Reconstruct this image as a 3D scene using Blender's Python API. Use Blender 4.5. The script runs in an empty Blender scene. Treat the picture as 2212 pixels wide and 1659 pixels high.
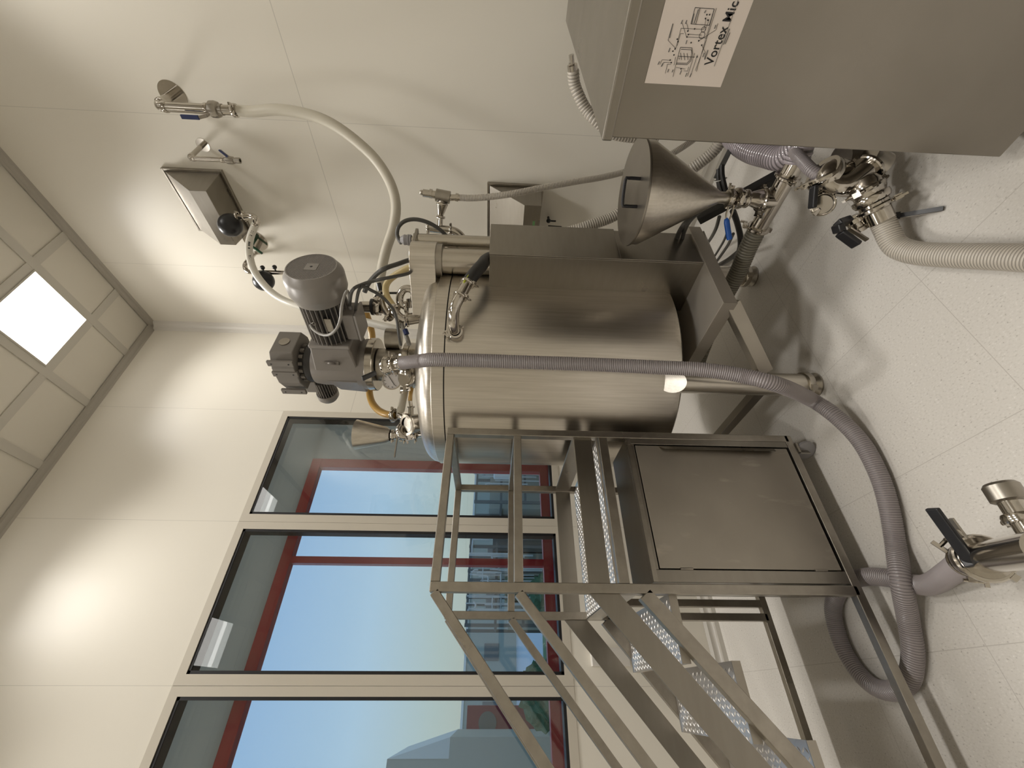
import bpy, bmesh, math, random
from mathutils import Vector, Matrix
random.seed(7)
PI = math.pi
S = bpy.context.scene
COL = S.collection

# ------------------------------------------------------------------ camera
IW, IH, F = 2212.0, 1659.0, 890.21
yaw, pitch, roll = [math.radians(a) for a in (52.53257, -2.09339, 1.62817)]
CP = Vector((-3.69229, -3.82693, 1.84664))
_d = Vector((math.cos(yaw)*math.cos(pitch), math.sin(yaw)*math.cos(pitch), math.sin(pitch)))
_r = Vector((math.sin(yaw), -math.cos(yaw), 0)); _u = _r.cross(_d)
RR = _r*math.cos(roll) + _u*math.sin(roll); UU = -_r*math.sin(roll) + _u*math.cos(roll)
cam = bpy.data.cameras.new('camera'); cam_o = bpy.data.objects.new('camera', cam); COL.objects.link(cam_o)
cam.sensor_fit = 'HORIZONTAL'; cam.sensor_width = 36; cam.lens = F/IW*36; cam.clip_start = .02; cam.clip_end = 300
m3 = Matrix((-UU, RR, -_d)).transposed()          # the photo is turned on its side: image right is downwards
cam_o.matrix_world = Matrix.Translation(CP) @ m3.to_4x4()
S.camera = cam_o

# ------------------------------------------------------------------ view and world
S.view_settings.view_transform = 'Standard'; S.view_settings.look = 'None'
S.view_settings.gamma = 1; S.view_settings.use_curve_mapping = False
S.view_settings.exposure = 0.0
S.cycles.blur_glossy = .6; S.cycles.sample_clamp_indirect = 6.0
LAMP = 4.2; LAMP_W = 24.0; LAMP_SPREAD = 108
w = bpy.data.worlds.new('sky'); S.world = w; w.use_nodes = True
nt = w.node_tree; nt.nodes.clear()
wo = nt.nodes.new('ShaderNodeOutputWorld'); bg = nt.nodes.new('ShaderNodeBackground')
tc = nt.nodes.new('ShaderNodeTexCoord'); sx = nt.nodes.new('ShaderNodeSeparateXYZ'); cr = nt.nodes.new('ShaderNodeValToRGB')
nt.links.new(tc.outputs['Generated'], sx.inputs[0]); nt.links.new(sx.outputs['Z'], cr.inputs[0])
cr.color_ramp.elements[0].position = 0.0; cr.color_ramp.elements[0].color = (.40, .43, .38, 1)
e = cr.color_ramp.elements.new(.10); e.color = (.40, .50, .50, 1)
e = cr.color_ramp.elements.new(.24); e.color = (.39, .56, .72, 1)
cr.color_ramp.elements[-1].position = .55; cr.color_ramp.elements[-1].color = (.24, .43, .74, 1)
nt.links.new(cr.outputs[0], bg.inputs[0]); bg.inputs[1].default_value = 1.12
nt.links.new(bg.outputs[0], wo.inputs[0])

# ------------------------------------------------------------------ measuring helpers (pixel of the photograph -> place in the room)
def ray(x, y): return _d + RR*((IH/2-y)/F) - UU*((x-IW/2)/F)
def hit(x, y, X=None, Y=None, Z=None, D=None):
    q = ray(x, y)
    if X is not None: t = (X-CP.x)/q.x
    elif Y is not None: t = (Y-CP.y)/q.y
    elif Z is not None: t = (Z-CP.z)/q.z
    else: t = D/math.hypot(q.x, q.y)
    return CP + q*t
def hpath(pts):                                    # (x, y, distance) list
    return [hit(a, b, D=c) for a, b, c in pts]

# ------------------------------------------------------------------ materials
def mat(name, col=(.5,.5,.5), rough=.5, metal=0., spec=.5):
    m = bpy.data.materials.new(name); m.use_nodes = True
    b = m.node_tree.nodes['Principled BSDF']
    b.inputs['Base Color'].default_value = (*col, 1); b.inputs['Roughness'].default_value = rough
    b.inputs['Metallic'].default_value = metal; b.inputs['Specular IOR Level'].default_value = spec
    m.diffuse_color = (*col, 1)
    return m
def N(m, t, **k):
    n = m.node_tree.nodes.new(t)
    for a, v in k.items(): setattr(n, a, v)
    return n
def L(m, a, b): m.node_tree.links.new(a, b)
def bsdf(m): return m.node_tree.nodes['Principled BSDF']
def ramp(m, src, stops):
    r = N(m, 'ShaderNodeValToRGB'); L(m, src, r.inputs[0])
    els = r.color_ramp.elements
    els[0].position, els[0].color = stops[0][0], (*stops[0][1], 1)
    els[1].position, els[1].color = stops[-1][0], (*stops[-1][1], 1)
    for p, c in stops[1:-1]:
        e = els.new(p); e.color = (*c, 1)
    return r
def noise_of(m, scale, stretch=(1,1,1), detail=4, obj=True):
    t = N(m, 'ShaderNodeTexCoord'); mp = N(m, 'ShaderNodeMapping'); mp.inputs['Scale'].default_value = stretch
    n = N(m, 'ShaderNodeTexNoise'); n.inputs['Scale'].default_value = scale; n.inputs['Detail'].default_value = detail
    L(m, t.outputs['Object'], mp.inputs[0]); L(m, mp.outputs[0], n.inputs['Vector'])
    return n
def bump(m, src, strength, dist=.002):
    b = N(m, 'ShaderNodeBump'); b.inputs['Strength'].default_value = strength; b.inputs['Distance'].default_value = dist
    L(m, src, b.inputs['Height']); L(m, b.outputs[0], bsdf(m).inputs['Normal'])
def steel(name, c1, c2, r1, r2, stretch, bs=.15, sc=6):
    m = mat(name, c1, r1, 1.)
    n = noise_of(m, sc, stretch); r = ramp(m, n.outputs[0], [(.3, c1), (.7, c2)])
    L(m, r.outputs[0], bsdf(m).inputs['Base Color'])
    n2 = noise_of(m, 3, (1,1,1)); rr = N(m, 'ShaderNodeMapRange'); L(m, n2.outputs[0], rr.inputs[0])
    rr.inputs[1].default_value = .3; rr.inputs[2].default_value = .7; rr.inputs[3].default_value = r1; rr.inputs[4].default_value = r2
    L(m, rr.outputs[0], bsdf(m).inputs['Roughness'])
    if bs:
        n3 = noise_of(m, sc*8, stretch, 2); bump(m, n3.outputs[0], bs, .0008)
    return m
M = {}
M['steel_v'] = steel('brushed_steel_vertical', (.56,.525,.465), (.66,.62,.56), .25, .36, (14,14,.5), 0)
_m = M['steel_v']
for l_ in list(bsdf(_m).inputs['Roughness'].links): _m.node_tree.links.remove(l_)
bsdf(_m).inputs['Roughness'].default_value = .31
M['tray'] = mat('dull_tray_steel', (.40,.365,.315), .5, .7)
M['steel_h'] = steel('brushed_steel_panel', (.29,.268,.235), (.31,.288,.252), .26, .38, (1,1,6), 0)
M['steel_p'] = steel('satin_steel_sheet', (.27,.248,.216), (.32,.295,.26), .30, .42, (1,1,1), .05, 2)
M['tube'] = steel('satin_steel_tube', (.33,.305,.265), (.40,.37,.325), .27, .38, (3,3,3), 0)
M['chrome'] = mat('polished_steel', (.56,.525,.475), .12, 1.)
M['pipe'] = mat('pipe_steel', (.50,.465,.41), .20, 1.)
M['dirty'] = steel('scratched_door_steel', (.34,.31,.27), (.42,.39,.34), .36, .52, (1,1,1), .05, 1.6)
# door smears
_m = M['dirty']; n = noise_of(_m, 5, (2.2,1,.7), 6); r = ramp(_m, n.outputs[0], [(.60, (0,0,0)), (.72, (1,1,1))])
mx = N(_m, 'ShaderNodeMix', data_type='RGBA'); L(_m, r.outputs[0], mx.inputs[0])
src = bsdf(_m).inputs['Base Color'].links[0].from_socket
L(_m, src, mx.inputs[6]); mx.inputs[7].default_value = (.50,.46,.40,1); L(_m, mx.outputs[2], bsdf(_m).inputs['Base Color'])
# diamond plate
m = mat('diamond_plate', (.60,.57,.53), .36, .85); M['diamond'] = m
M['motor'] = mat('grey_machine_paint', (.20,.18,.16), .42, .15)
M['motor_l'] = mat('grey_fan_cover_paint', (.245,.225,.205), .38, .1)
M['motor_d'] = mat('dark_motor_fins', (.045,.043,.042), .45, .3)
M['block'] = mat('grey_cast_block', (.19,.172,.15), .6, .1)
M['black'] = mat('black_plastic', (.012,.012,.014), .35)
M['rubber'] = mat('black_rubber', (.02,.019,.018), .5)
M['cable'] = mat('dark_grey_cable', (.065,.062,.055), .45)
M['cable_l'] = mat('light_grey_cable', (.24,.225,.20), .4)
M['grey_pl'] = mat('grey_plastic', (.26,.25,.25), .45)
M['blue'] = mat('blue_plastic', (.004,.09,.42), .35)
M['navy'] = mat('navy_lever_sleeve', (.008,.02,.09), .3)
M['hose_g'] = mat('clear_grey_ribbed_hose', (.275,.245,.245), .28)
M['hose_rib'] = mat('hose_reinforcing_spiral', (.40,.365,.36), .35)
M['hose_w'] = mat('milky_silicone_hose', (.56,.52,.43), .42)
M['hose_b'] = mat('beige_ribbed_hose', (.50,.455,.39), .38)
M['hose_ww'] = mat('white_hose', (.72,.69,.61), .35)
M['hose_y'] = mat('amber_hose', (.50,.30,.08), .28)
M['hose_y2'] = mat('pale_yellow_hose', (.60,.48,.24), .3)
M['white'] = mat('white_plastic', (.75,.73,.68), .4)
M['paper'] = mat('printed_paper', (.70,.62,.555), .7)
M['ink'] = mat('black_ink', (.015,.014,.014), .7)
M['ink_g'] = mat('grey_ink', (.16,.15,.14), .7)
M['green'] = mat('green_label', (.12,.26,.10), .5)
M['dkgreen'] = mat('dark_green_bracket', (.01,.075,.035), .35)
M['dial'] = mat('dial_face', (.55,.52,.50), .35)
M['yel'] = mat('yellow_print', (.35,.38,.03), .5)
M['gasket'] = mat('black_gasket', (.006,.006,.008), .5)
M['alu'] = mat('window_frame_paint', (.60,.555,.475), .38)
M['red'] = mat('red_window_frame_paint', (.62,.010,.026), .42)
M['trim'] = mat('grey_cove_trim', (.40,.37,.32), .35)
M['trim_w'] = mat('pale_cove_trim', (.68,.65,.60), .35)
M['outer'] = mat('translucent_facade_lining', (.82,.88,.93), .7)
_m = M['outer']; _o = [n for n in _m.node_tree.nodes if n.type == 'OUTPUT_MATERIAL'][0]
_t = N(_m, 'ShaderNodeBsdfTranslucent'); _t.inputs[0].default_value = (.95,.82,.68,1); _x = N(_m, 'ShaderNodeMixShader'); _x.inputs[0].default_value = .55  # translucency added so that sky light from behind brightens the lining
L(_m, bsdf(_m).outputs[0], _x.inputs[1]); L(_m, _t.outputs[0], _x.inputs[2]); L(_m, _x.outputs[0], _o.inputs[0])
M['sill'] = mat('pale_lilac_sill', (.62,.56,.58), .6)
M['pave'] = mat('pale_paving', (.58,.58,.56), .8)
M['grass'] = mat('lawn_green', (.10,.19,.07), .9)
M['hedge'] = mat('hedge_green', (.05,.13,.06), .9)
M['facade'] = mat('grey_beige_cladding', (.36,.38,.33), .8)
M['silo'] = mat('grey_silo_paint', (.44,.42,.35), .6)
M['silo_l'] = mat('light_roof_sheet', (.72,.71,.66), .6)
M['redcont'] = mat('red_container_paint', (.30,.03,.045), .6)
M['rack'] = mat('dark_pipe_rack', (.17,.165,.15), .6)
M['silog'] = mat('green_machine_housing', (.13,.24,.17), .6)
M['rackp'] = mat('pale_outdoor_pipe', (.66,.64,.60), .5)

def wall_mat(name, col, lines):
    """lines: list of (axis, start, pitch, width)"""
    m = mat(name, col, .33, 0, .21)
    geo = N(m, 'ShaderNodeNewGeometry'); sp = N(m, 'ShaderNodeSeparateXYZ'); L(m, geo.outputs['Position'], sp.inputs[0])
    prev = None
    for ax, st, pitch_, wd in lines:
        a = N(m, 'ShaderNodeMath', operation='SUBTRACT'); L(m, sp.outputs[ax], a.inputs[0]); a.inputs[1].default_value = st
        b = N(m, 'ShaderNodeMath', operation='DIVIDE'); L(m, a.outputs[0], b.inputs[0]); b.inputs[1].default_value = pitch_
        c = N(m, 'ShaderNodeMath', operation='ROUND'); L(m, b.outputs[0], c.inputs[0])
        d = N(m, 'ShaderNodeMath', operation='SUBTRACT'); L(m, b.outputs[0], d.inputs[0]); L(m, c.outputs[0], d.inputs[1])
        e = N(m, 'ShaderNodeMath', operation='ABSOLUTE'); L(m, d.outputs[0], e.inputs[0])
        f = N(m, 'ShaderNodeMath', operation='LESS_THAN'); L(m, e.outputs[0], f.inputs[0]); f.inputs[1].default_value = wd/2/pitch_
        if prev is None: prev = f.outputs[0]
        else:
            g = N(m, 'ShaderNodeMath', operation='MAXIMUM'); L(m, prev, g.inputs[0]); L(m, f.outputs[0], g.inputs[1]); prev = g.outputs[0]
    mx = N(m, 'ShaderNodeMix', data_type='RGBA'); L(m, prev, mx.inputs[0])
    mx.inputs[6].default_value = (*col, 1); mx.inputs[7].default_value = (*[c*.78 for c in col], 1)
    L(m, mx.outputs[2], bsdf(m).inputs['Base Color'])
    return m, mx
WC = (.80,.76,.675)
M['wall_l'], _ = wall_mat('painted_wall_panel_window_side', WC, [('X', -.0136, 1.2, .0035), ('Z', 3.429, 30, .006)])
M['wall_r'], _ = wall_mat('painted_wall_panel_pipe_side', WC, [('Y', -.933, 1.471, .0035), ('Z', 3.429, 30, .006)])
for k in ('wall_l', 'wall_r'):
    n = noise_of(M[k], 260, detail=1); bump(M[k], n.outputs[0], .12, .0006)
M['wall_p'] = mat('painted_wall_panel_plain', WC, .45)
M['ceil'] = mat('ceiling_tile', (.70,.66,.58), .6)
M['tbar'] = mat('ceiling_t_bar', (.56,.53,.47), .5)
m, mx = wall_mat('speckled_vinyl_floor', (.60,.57,.525), [('X', -2.884, .65, .003), ('Y', -2.10, .65, .003)])
M['floor'] = m; bsdf(m).inputs['Roughness'].default_value = .34
n = noise_of(m, 150, (1,.6,1), 6); r = ramp(m, n.outputs[0], [(.27, (.30,.275,.25)), (.36, (.56,.53,.485)), (.45, (.60,.57,.525)), (.60, (.61,.58,.535)), (.75, (.72,.69,.65))])
L(m, r.outputs[0], mx.inputs[6])
mx.inputs[7].default_value = (.47,.44,.40,1)
m = bpy.data.materials.new('lamp_diffuser'); m.use_nodes = True; M['lamp'] = m
b = bsdf(m); b.inputs['Base Color'].default_value = (.9,.9,.9,1); b.inputs['Emission Color'].default_value = (1,.97,.925,1); b.inputs['Emission Strength'].default_value = LAMP
m = bpy.data.materials.new('window_glass'); m.use_nodes = True; M['glass'] = m
m.node_tree.nodes.clear(); o_ = N(m, 'ShaderNodeOutputMaterial'); tr = N(m, 'ShaderNodeBsdfTransparent'); gl = N(m, 'ShaderNodeBsdfGlossy'); ms = N(m, 'ShaderNodeMixShader'); fr = N(m, 'ShaderNodeFresnel')
fr.inputs[0].default_value = 1.5; gl.inputs['Roughness'].default_value = .0; tr.inputs[0].default_value = (.98,.99,.99,1)
M['glass2'] = None
L(m, fr.outputs[0], ms.inputs[0]); L(m, tr.outputs[0], ms.inputs[1]); L(m, gl.outputs[0], ms.inputs[2]); L(m, ms.outputs[0], o_.inputs[0])

M['glass2'] = M['glass'].copy(); M['glass2'].name = 'thin_outer_glass'
for n in M['glass2'].node_tree.nodes:
    if n.type == 'FRESNEL': n.inputs[0].default_value = 1.12
# ------------------------------------------------------------------ mesh helpers
def newbm(): return bmesh.new()
def V(*a): return Vector(a)
def quad_box(bm, P):
    v = [bm.verts.new(p) for p in P]
    for f in ((0,3,2,1),(4,5,6,7),(0,1,5,4),(1,2,6,5),(2,3,7,6),(3,0,4,7)):
        bm.faces.new([v[i] for i in f])
def box(bm, x0, x1, y0, y1, z0, z1):
    quad_box(bm, [V(x0,y0,z0),V(x1,y0,z0),V(x1,y1,z0),V(x0,y1,z0),V(x0,y0,z1),V(x1,y0,z1),V(x1,y1,z1),V(x0,y1,z1)])
    return bm
def frame_of(axis, up=None):
    a = Vector(axis).normalized()
    u = Vector(up) if up else (V(0,0,1) if abs(a.z) < .95 else V(1,0,0))
    s = a.cross(u).normalized(); t = s.cross(a).normalized()
    return a, s, t
def beam(bm, p, q, w, h, up=None):                 # bar of width w (sideways) and height h (along up)
    a, s, t = frame_of(q-p, up)
    P = []
    for c in (p, q):
        P += [c - s*w/2 - t*h/2, c + s*w/2 - t*h/2, c + s*w/2 + t*h/2, c - s*w/2 + t*h/2]
    quad_box(bm, P); return bm
def obox(bm, c, axis, l, w, h, up=None):
    a = Vector(axis).normalized(); return beam(bm, c-a*l/2, c+a*l/2, w, h, up)
def lathe(bm, prof, origin, axis=(0,0,1), seg=32):  # prof: (radius, distance along axis)
    a, s, t = frame_of(axis); rings = []
    for r_, z in prof:
        if r_ < 1e-5: rings.append([bm.verts.new(origin + a*z)])
        else: rings.append([bm.verts.new(origin + a*z + (s*math.cos(2*PI*i/seg) + t*math.sin(2*PI*i/seg))*r_) for i in range(seg)])
    for A, B in zip(rings, rings[1:]):
        for i in range(seg):
            j = (i+1) % seg
            if len(A) == 1 and len(B) == 1: continue
            if len(A) == 1: bm.faces.new((A[0], B[i], B[j]))
            elif len(B) == 1: bm.faces.new((A[i], A[j], B[0]))
            else: bm.faces.new((A[i], A[j], B[j], B[i]))
    return bm
def cyl(bm, p, q, r_, seg=24, r2=None, cap=True):
    p = Vector(p); q = Vector(q); l = (q-p).length; r2 = r_ if r2 is None else r2
    pr = [(r_, 0), (r2, l)]
    if cap: pr = [(0, 0)] + pr + [(0, l)]
    return lathe(bm, pr, p, q-p, seg)
def ball(bm, c, r_, seg=20, sq=1.0, axis=(0,0,1)):
    n = seg//2
    return lathe(bm, [(r_*math.sin(PI*i/n) if 0 < i < n else 0, -r_*sq*math.cos(PI*i/n)) for i in range(n+1)], Vector(c), axis, seg)
def torus(bm, c, axis, R_, r_, seg=28, rs=8):
    a, s, t = frame_of(axis); rows = []
    for i in range(seg):
        th = 2*PI*i/seg; dr = s*math.cos(th) + t*math.sin(th)
        rows.append([bm.verts.new(Vector(c) + dr*(R_ + r_*math.cos(2*PI*k/rs)) + a*r_*math.sin(2*PI*k/rs)) for k in range(rs)])
    for i in range(seg):
        A = rows[i]; B = rows[(i+1) % seg]
        for k in range(rs): bm.faces.new((A[k], B[k], B[(k+1) % rs], A[(k+1) % rs]))
    return bm
def smooth_path(P, step):
    P = [Vector(p) for p in P]
    if len(P) == 2:
        n = max(2, int((P[1]-P[0]).length/step)); return [P[0].lerp(P[1], i/n) for i in range(n+1)]
    E_ = [P[0]*2-P[1]] + P + [P[-1]*2-P[-2]]; out = []
    for i in range(1, len(E_)-2):
        a, b, c, d = E_[i-1:i+3]; n = max(2, int((c-b).length/step))
        for k in range(n):
            t = k/n
            out.append(.5*((2*b) + (c-a)*t + (2*a-5*b+4*c-d)*t*t + (3*b-3*c+d-a)*t**3))
    out.append(P[-1]); return out
def tube(bm, P, r_, seg=14, step=.02, rib=0, ribh=.0, cap=True, rfun=None):
    if rib: step = rib/3
    pts = smooth_path(P, step)
    if rib:                                        # even spacing so that the rings come out regular
        acc = [0]
        for a, b in zip(pts, pts[1:]): acc.append(acc[-1] + (b-a).length)
        n = max(2, int(acc[-1]/step)); q = []; j = 0
        for i in range(n+1):
            s_ = acc[-1]*i/n
            while j < len(acc)-2 and acc[j+1] < s_: j += 1
            l = max(1e-9, acc[j+1]-acc[j]); q.append(pts[j].lerp(pts[j+1], min(1, (s_-acc[j])/l)))
        pts = q
    tan = [(pts[min(i+1, len(pts)-1)]-pts[max(i-1, 0)]).normalized() for i in range(len(pts))]
    a, s, t = frame_of(tan[0]); rows = []
    for i, p in enumerate(pts):
        T = tan[i]; s = (s - T*s.dot(T)).normalized(); t = T.cross(s)
        rr = r_ + (ribh if (rib and i % 3 == 1) else 0)
        if rfun: rr = rfun(i/(len(pts)-1))
        rows.append([bm.verts.new(p + (s*math.cos(2*PI*k/seg) + t*math.sin(2*PI*k/seg))*rr) for k in range(seg)])
    for i, (A, B) in enumerate(zip(rows, rows[1:])):
        for k in range(seg):
            f = bm.faces.new((A[k], A[(k+1) % seg], B[(k+1) % seg], B[k]))
            if rib and i % 3 == 2: f.material_index = 1
    if cap:
        bm.faces.new(list(reversed(rows[0]))); bm.faces.new(rows[-1])
    return bm
def prism(bm, poly, ext):                           # poly: coplanar points, ext: vector
    a = [bm.verts.new(p) for p in poly]; b = [bm.verts.new(Vector(p)+ext) for p in poly]
    bm.faces.new(a); bm.faces.new(list(reversed(b)))
    for i in range(len(a)):
        j = (i+1) % len(a); bm.faces.new((a[j], a[i], b[i], b[j]))
    return bm
def diamonds(bm, x0, x1, y0, y1, z, pitch=.0245, vert=None):
    # raised lozenges of tread plate, alternating in direction
    nx = int((x1-x0)/pitch); ny = int((y1-y0)/pitch)
    for i in range(nx):
        for j in range(ny):
            a = PI/4 if (i+j) % 2 else -PI/4
            cx_ = x0+(i+.5)*pitch; cy_ = y0+(j+.5)*pitch; l, w2 = .0145, .0046
            u = V(math.cos(a), math.sin(a), 0); n_ = V(-u.y, u.x, 0)
            if vert is None: o_ = V(cx_, cy_, z); up = V(0,0,.0024)
            c = [bm.verts.new(p) for p in (o_+u*l, o_+n_*w2, o_-u*l, o_-n_*w2)]; tp = bm.verts.new(o_+up+u*.005); tq = bm.verts.new(o_+up-u*.005)
            bm.faces.new((c[0], c[1], tp)); bm.faces.new((c[1], tq, tp)); bm.faces.new((c[1], c[2], tq)); bm.faces.new((c[2], c[3], tq)); bm.faces.new((c[3], tp, tq)); bm.faces.new((c[3], c[0], tp))
def wpos(o):
    p = Vector((0,0,0))
    while o: p += o.location; o = o.parent
    return p
def obj(name, bm, m, parent=None, sm=True, bev=0, label=None, kind=None, origin=None):
    bmesh.ops.recalc_face_normals(bm, faces=bm.faces)
    me = bpy.data.meshes.new(name); bm.to_mesh(me); bm.free()
    me.materials.append(M[m] if isinstance(m, str) else m)
    o = bpy.data.objects.new(name, me); COL.objects.link(o)
    if parent is not None:
        o.parent = parent; o.location = -wpos(parent)
    elif origin is not None:
        me.transform(Matrix.Translation(-Vector(origin))); o.location = origin
    if sm:
        for p in me.polygons: p.use_smooth = True
        e = me.attributes.get('sharp_edge') or me.attributes.new('sharp_edge', 'BOOLEAN', 'EDGE')
        bmx = bmesh.new(); bmx.from_mesh(me)
        vals = [(len(ed.link_faces) != 2 or ed.calc_face_angle(0) > math.radians(35)) for ed in bmx.edges]
        bmx.free(); e.data.foreach_set('value', vals)
    if bev:
        b = o.modifiers.new('bevel', 'BEVEL'); b.width = bev; b.segments = 2; b.limit_method = 'ANGLE'; b.angle_limit = math.radians(50)
        b.harden_normals = False
    if label: o['label'] = label
    if kind: o['kind'] = kind
    return o
def thing(name, label, cat, loc, group=None):
    o = bpy.data.objects.new(name, None); COL.objects.link(o); o.empty_display_size = .1
    o.location = loc; o['label'] = label; o['category'] = cat
    if group: o['group'] = group
    return o
def tag(o, label, cat, group=None):
    o['label'] = label; o['category'] = cat
    if group: o['group'] = group
    return o
def struct(name, bm, m, sm=False, bev=0, parent=None):
    o = obj(name, bm, m, parent, sm, bev)
    if parent is None: o['kind'] = 'structure'
    return o
def clamp(parent, c, axis, r_, w_=.016, side=None, name='pipe_clamp'):
    """sanitary clamp: a ring, two lugs and a wing nut"""
    a, s, t = frame_of(axis)
    if side is not None:
        s = (Vector(side) - a*a.dot(Vector(side))).normalized(); t = a.cross(s)
    bm = newbm(); c = Vector(c)
    lathe(bm, [(r_*.8, -w_/2), (r_*1.12, -w_/2), (r_*1.2, -w_/4), (r_*1.2, w_/4), (r_*1.12, w_/2), (r_*.8, w_/2)], c, a, 24)
    obox(bm, c + s*(r_*1.32), s, r_*.5, w_, r_*.5, t)
    cyl(bm, c + s*(r_*1.45) - t*r_*.5, c + s*(r_*1.45) + t*r_*.75, w_*.28, 8)
    obox(bm, c + s*(r_*1.45) + t*r_*.75, s, r_*.7, w_*.4, w_*.6, t)
    obox(bm, c - s*(r_*1.25), s, r_*.25, w_, r_*.35, t)
    return obj(name, bm, 'chrome', parent)

# ------------------------------------------------------------------ room shell
H = 6.135; XB, YB = -6.6, -5.7
bm = newbm(); box(bm, XB-.2, .2, YB-.2, .5, -.1, 0); struct('floor', bm, 'floor')
bm = newbm(); box(bm, 0, .12, YB-.12, .5, 0, H+.1); struct('wall_right', bm, 'wall_r')
bm = newbm(); box(bm, XB-.12, XB, YB-.12, .12, 0, H+.1); struct('wall_back', bm, 'wall_p')
bm = newbm(); box(bm, XB, 0, YB-.12, YB, 0, H+.1); struct('wall_near', bm, 'wall_p')
WT, WB_ = 4.143, 1.202                              # window band
wins = [(-2.4136, -1.2136, -2.344, -1.282), (-3.6136, -2.4136, -3.544, -2.479), (-4.8136, -3.6136, -4.745, -3.677)]
bm = newbm()
box(bm, XB, 0, 0, .12, 0, WB_); box(bm, XB, 0, 0, .12, WT, H+.1); box(bm, -1.2136, 0, 0, .12, WB_, WT); box(bm, XB, -4.8136, 0, .12, WB_, WT)
struct('wall_left', bm, 'wall_l')
for i, (a, b, oa, ob) in enumerate(wins):
    bm = newbm(); oz0, oz1 = 1.268, 4.078
    box(bm, a+.001, oa, -.004, .116, WB_, WT); box(bm, ob, b-.001, -.004, .116, WB_, WT); box(bm, oa, ob, -.004, .116, WB_, oz0); box(bm, oa, ob, -.004, .116, oz1, WT)
    fr_ = struct('window_%d' % (i+1), bm, 'alu')
    bm = newbm(); g = .022
    for (x0, x1, z0, z1) in ((oa, oa+g, oz0, oz1), (ob-g, ob, oz0, oz1), (oa, ob, oz0, oz0+g), (oa, ob, oz1-g, oz1)):
        box(bm, x0, x1, .001, .11, z0, z1)
    obj('window_gasket', bm, 'gasket', fr_, False)
    bm = newbm(); box(bm, oa+.002, ob-.002, .004, .007, oz0+.002, oz1-.002); obj('inner_pane', bm, 'glass', fr_, False)
    bm = newbm(); box(bm, oa+.002, ob-.002,   .098, .101, oz0+.002, oz1-.002); obj('outer_pane', bm, 'glass', fr_, False)
# ceiling: tiles with T bars (a hole is not needed, the lamps sit just under the tiles)
bm = newbm(); box(bm, XB-.12, .12, YB-.12, .12, H+.012, H+.1); ce = struct('ceiling', bm, 'ceil')
bm = newbm()
for k in range(11):
    x = -.51-.71*k
    if x > XB: box(bm, x-.04, x+.04, YB, 0, H-.001, H+.014)
for k in range(11):
    y = -.58-.71*k
    if y > YB: box(bm, XB, 0, y-.04, y+.04, H, H+.0135)
obj('ceiling_grid', bm, 'tbar', ce, False)
def cove(name, p, q, n1, n2, r_, m_):               # quarter-round moulding in a corner, n1/n2 point into the room
    bm = newbm(); rows = []
    n1 = Vector(n1); n2 = Vector(n2)
    for e_ in (p, q):
        e_ = Vector(e_); row = [bm.verts.new(e_)]
        for i in range(7):
            a = PI/2*i/6
            row.append(bm.verts.new(e_ + n1*r_*(1-.72*math.sin(a)) * (1 if i < 6 else 0) + n2*r_*(1-.72*math.cos(a)) * (1 if i > 0 else 0)))
        rows.append(row)
    for i in range(8):
        j = (i+1) % 8; bm.faces.new((rows[0][i], rows[0][j], rows[1][j], rows[1][i]))
    bm.faces.new(rows[0]); bm.faces.new(list(reversed(rows[1])))
    return struct(name, bm, m_, True)
cove('trim_1', (0,0,H), (0,YB,H), (-1,0,0), (0,0,-1), .055, 'trim')
cove('trim_2', (0,0,H), (XB,0,H), (0,-1,0), (0,0,-1), .058, 'trim')
cove('trim_3', (0,0,.05), (0,0,H-.05), (-1,0,0), (0,-1,0), .085, 'trim_w')
cove('baseboard_right', (0,0,0), (0,YB,0), (-1,0,0), (0,0,1), .09, 'trim')
cove('baseboard_left', (0,0,0), (XB,0,0), (0,-1,0), (0,0,1), .09, 'trim')

# ceiling lamps
k = 0
for iy, ly in enumerate((-.935, -3.775)):
    for ix, lx in enumerate((-.865, -2.995, -5.125)):
        place = {0: 'beside the pipe wall', 1: 'middle column', 2: 'farthest from the pipe wall'}[ix]
        row = {0: 'first row from the windows', 1: 'second row from the windows', 2: 'third row from the windows'}[iy]
        lab = 'square ceiling light, %s, %s' % (row, place)
        if ix == 0 and iy == 0: lab = 'large square white glowing ceiling light panel near the room corner'
        t = thing('ceiling_light', lab, 'ceiling light', (lx, ly, H), 'ceiling light panels')
        bm = newbm(); box(bm, lx-.305, lx+.305, ly-.305, ly+.305, H-.004, H+.012); obj('diffuser', bm, 'lamp', t, False)
        bm = newbm()
        for s in (-1, 1):
            box(bm, lx+s*.3125-.0075, lx+s*.3125+.0075, ly-.32, ly+.32, H-.008, H+.012)
            box(bm, lx-.305, lx+.305, ly+s*.3125-.0075, ly+s*.3125+.0075, H-.008, H+.012)
        obj('lamp_frame', bm, 'tbar', t, False)
        al = bpy.data.lights.new('panel_light', 'AREA'); al.shape = 'SQUARE'; al.size = .58; al.energy = LAMP_W; al.color = (1,.97,.925); al.spread = math.radians(LAMP_SPREAD)
        ao = bpy.data.objects.new('panel_light', al); COL.objects.link(ao); ao.parent = t; ao.location = (0, 0, -.012)

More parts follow.
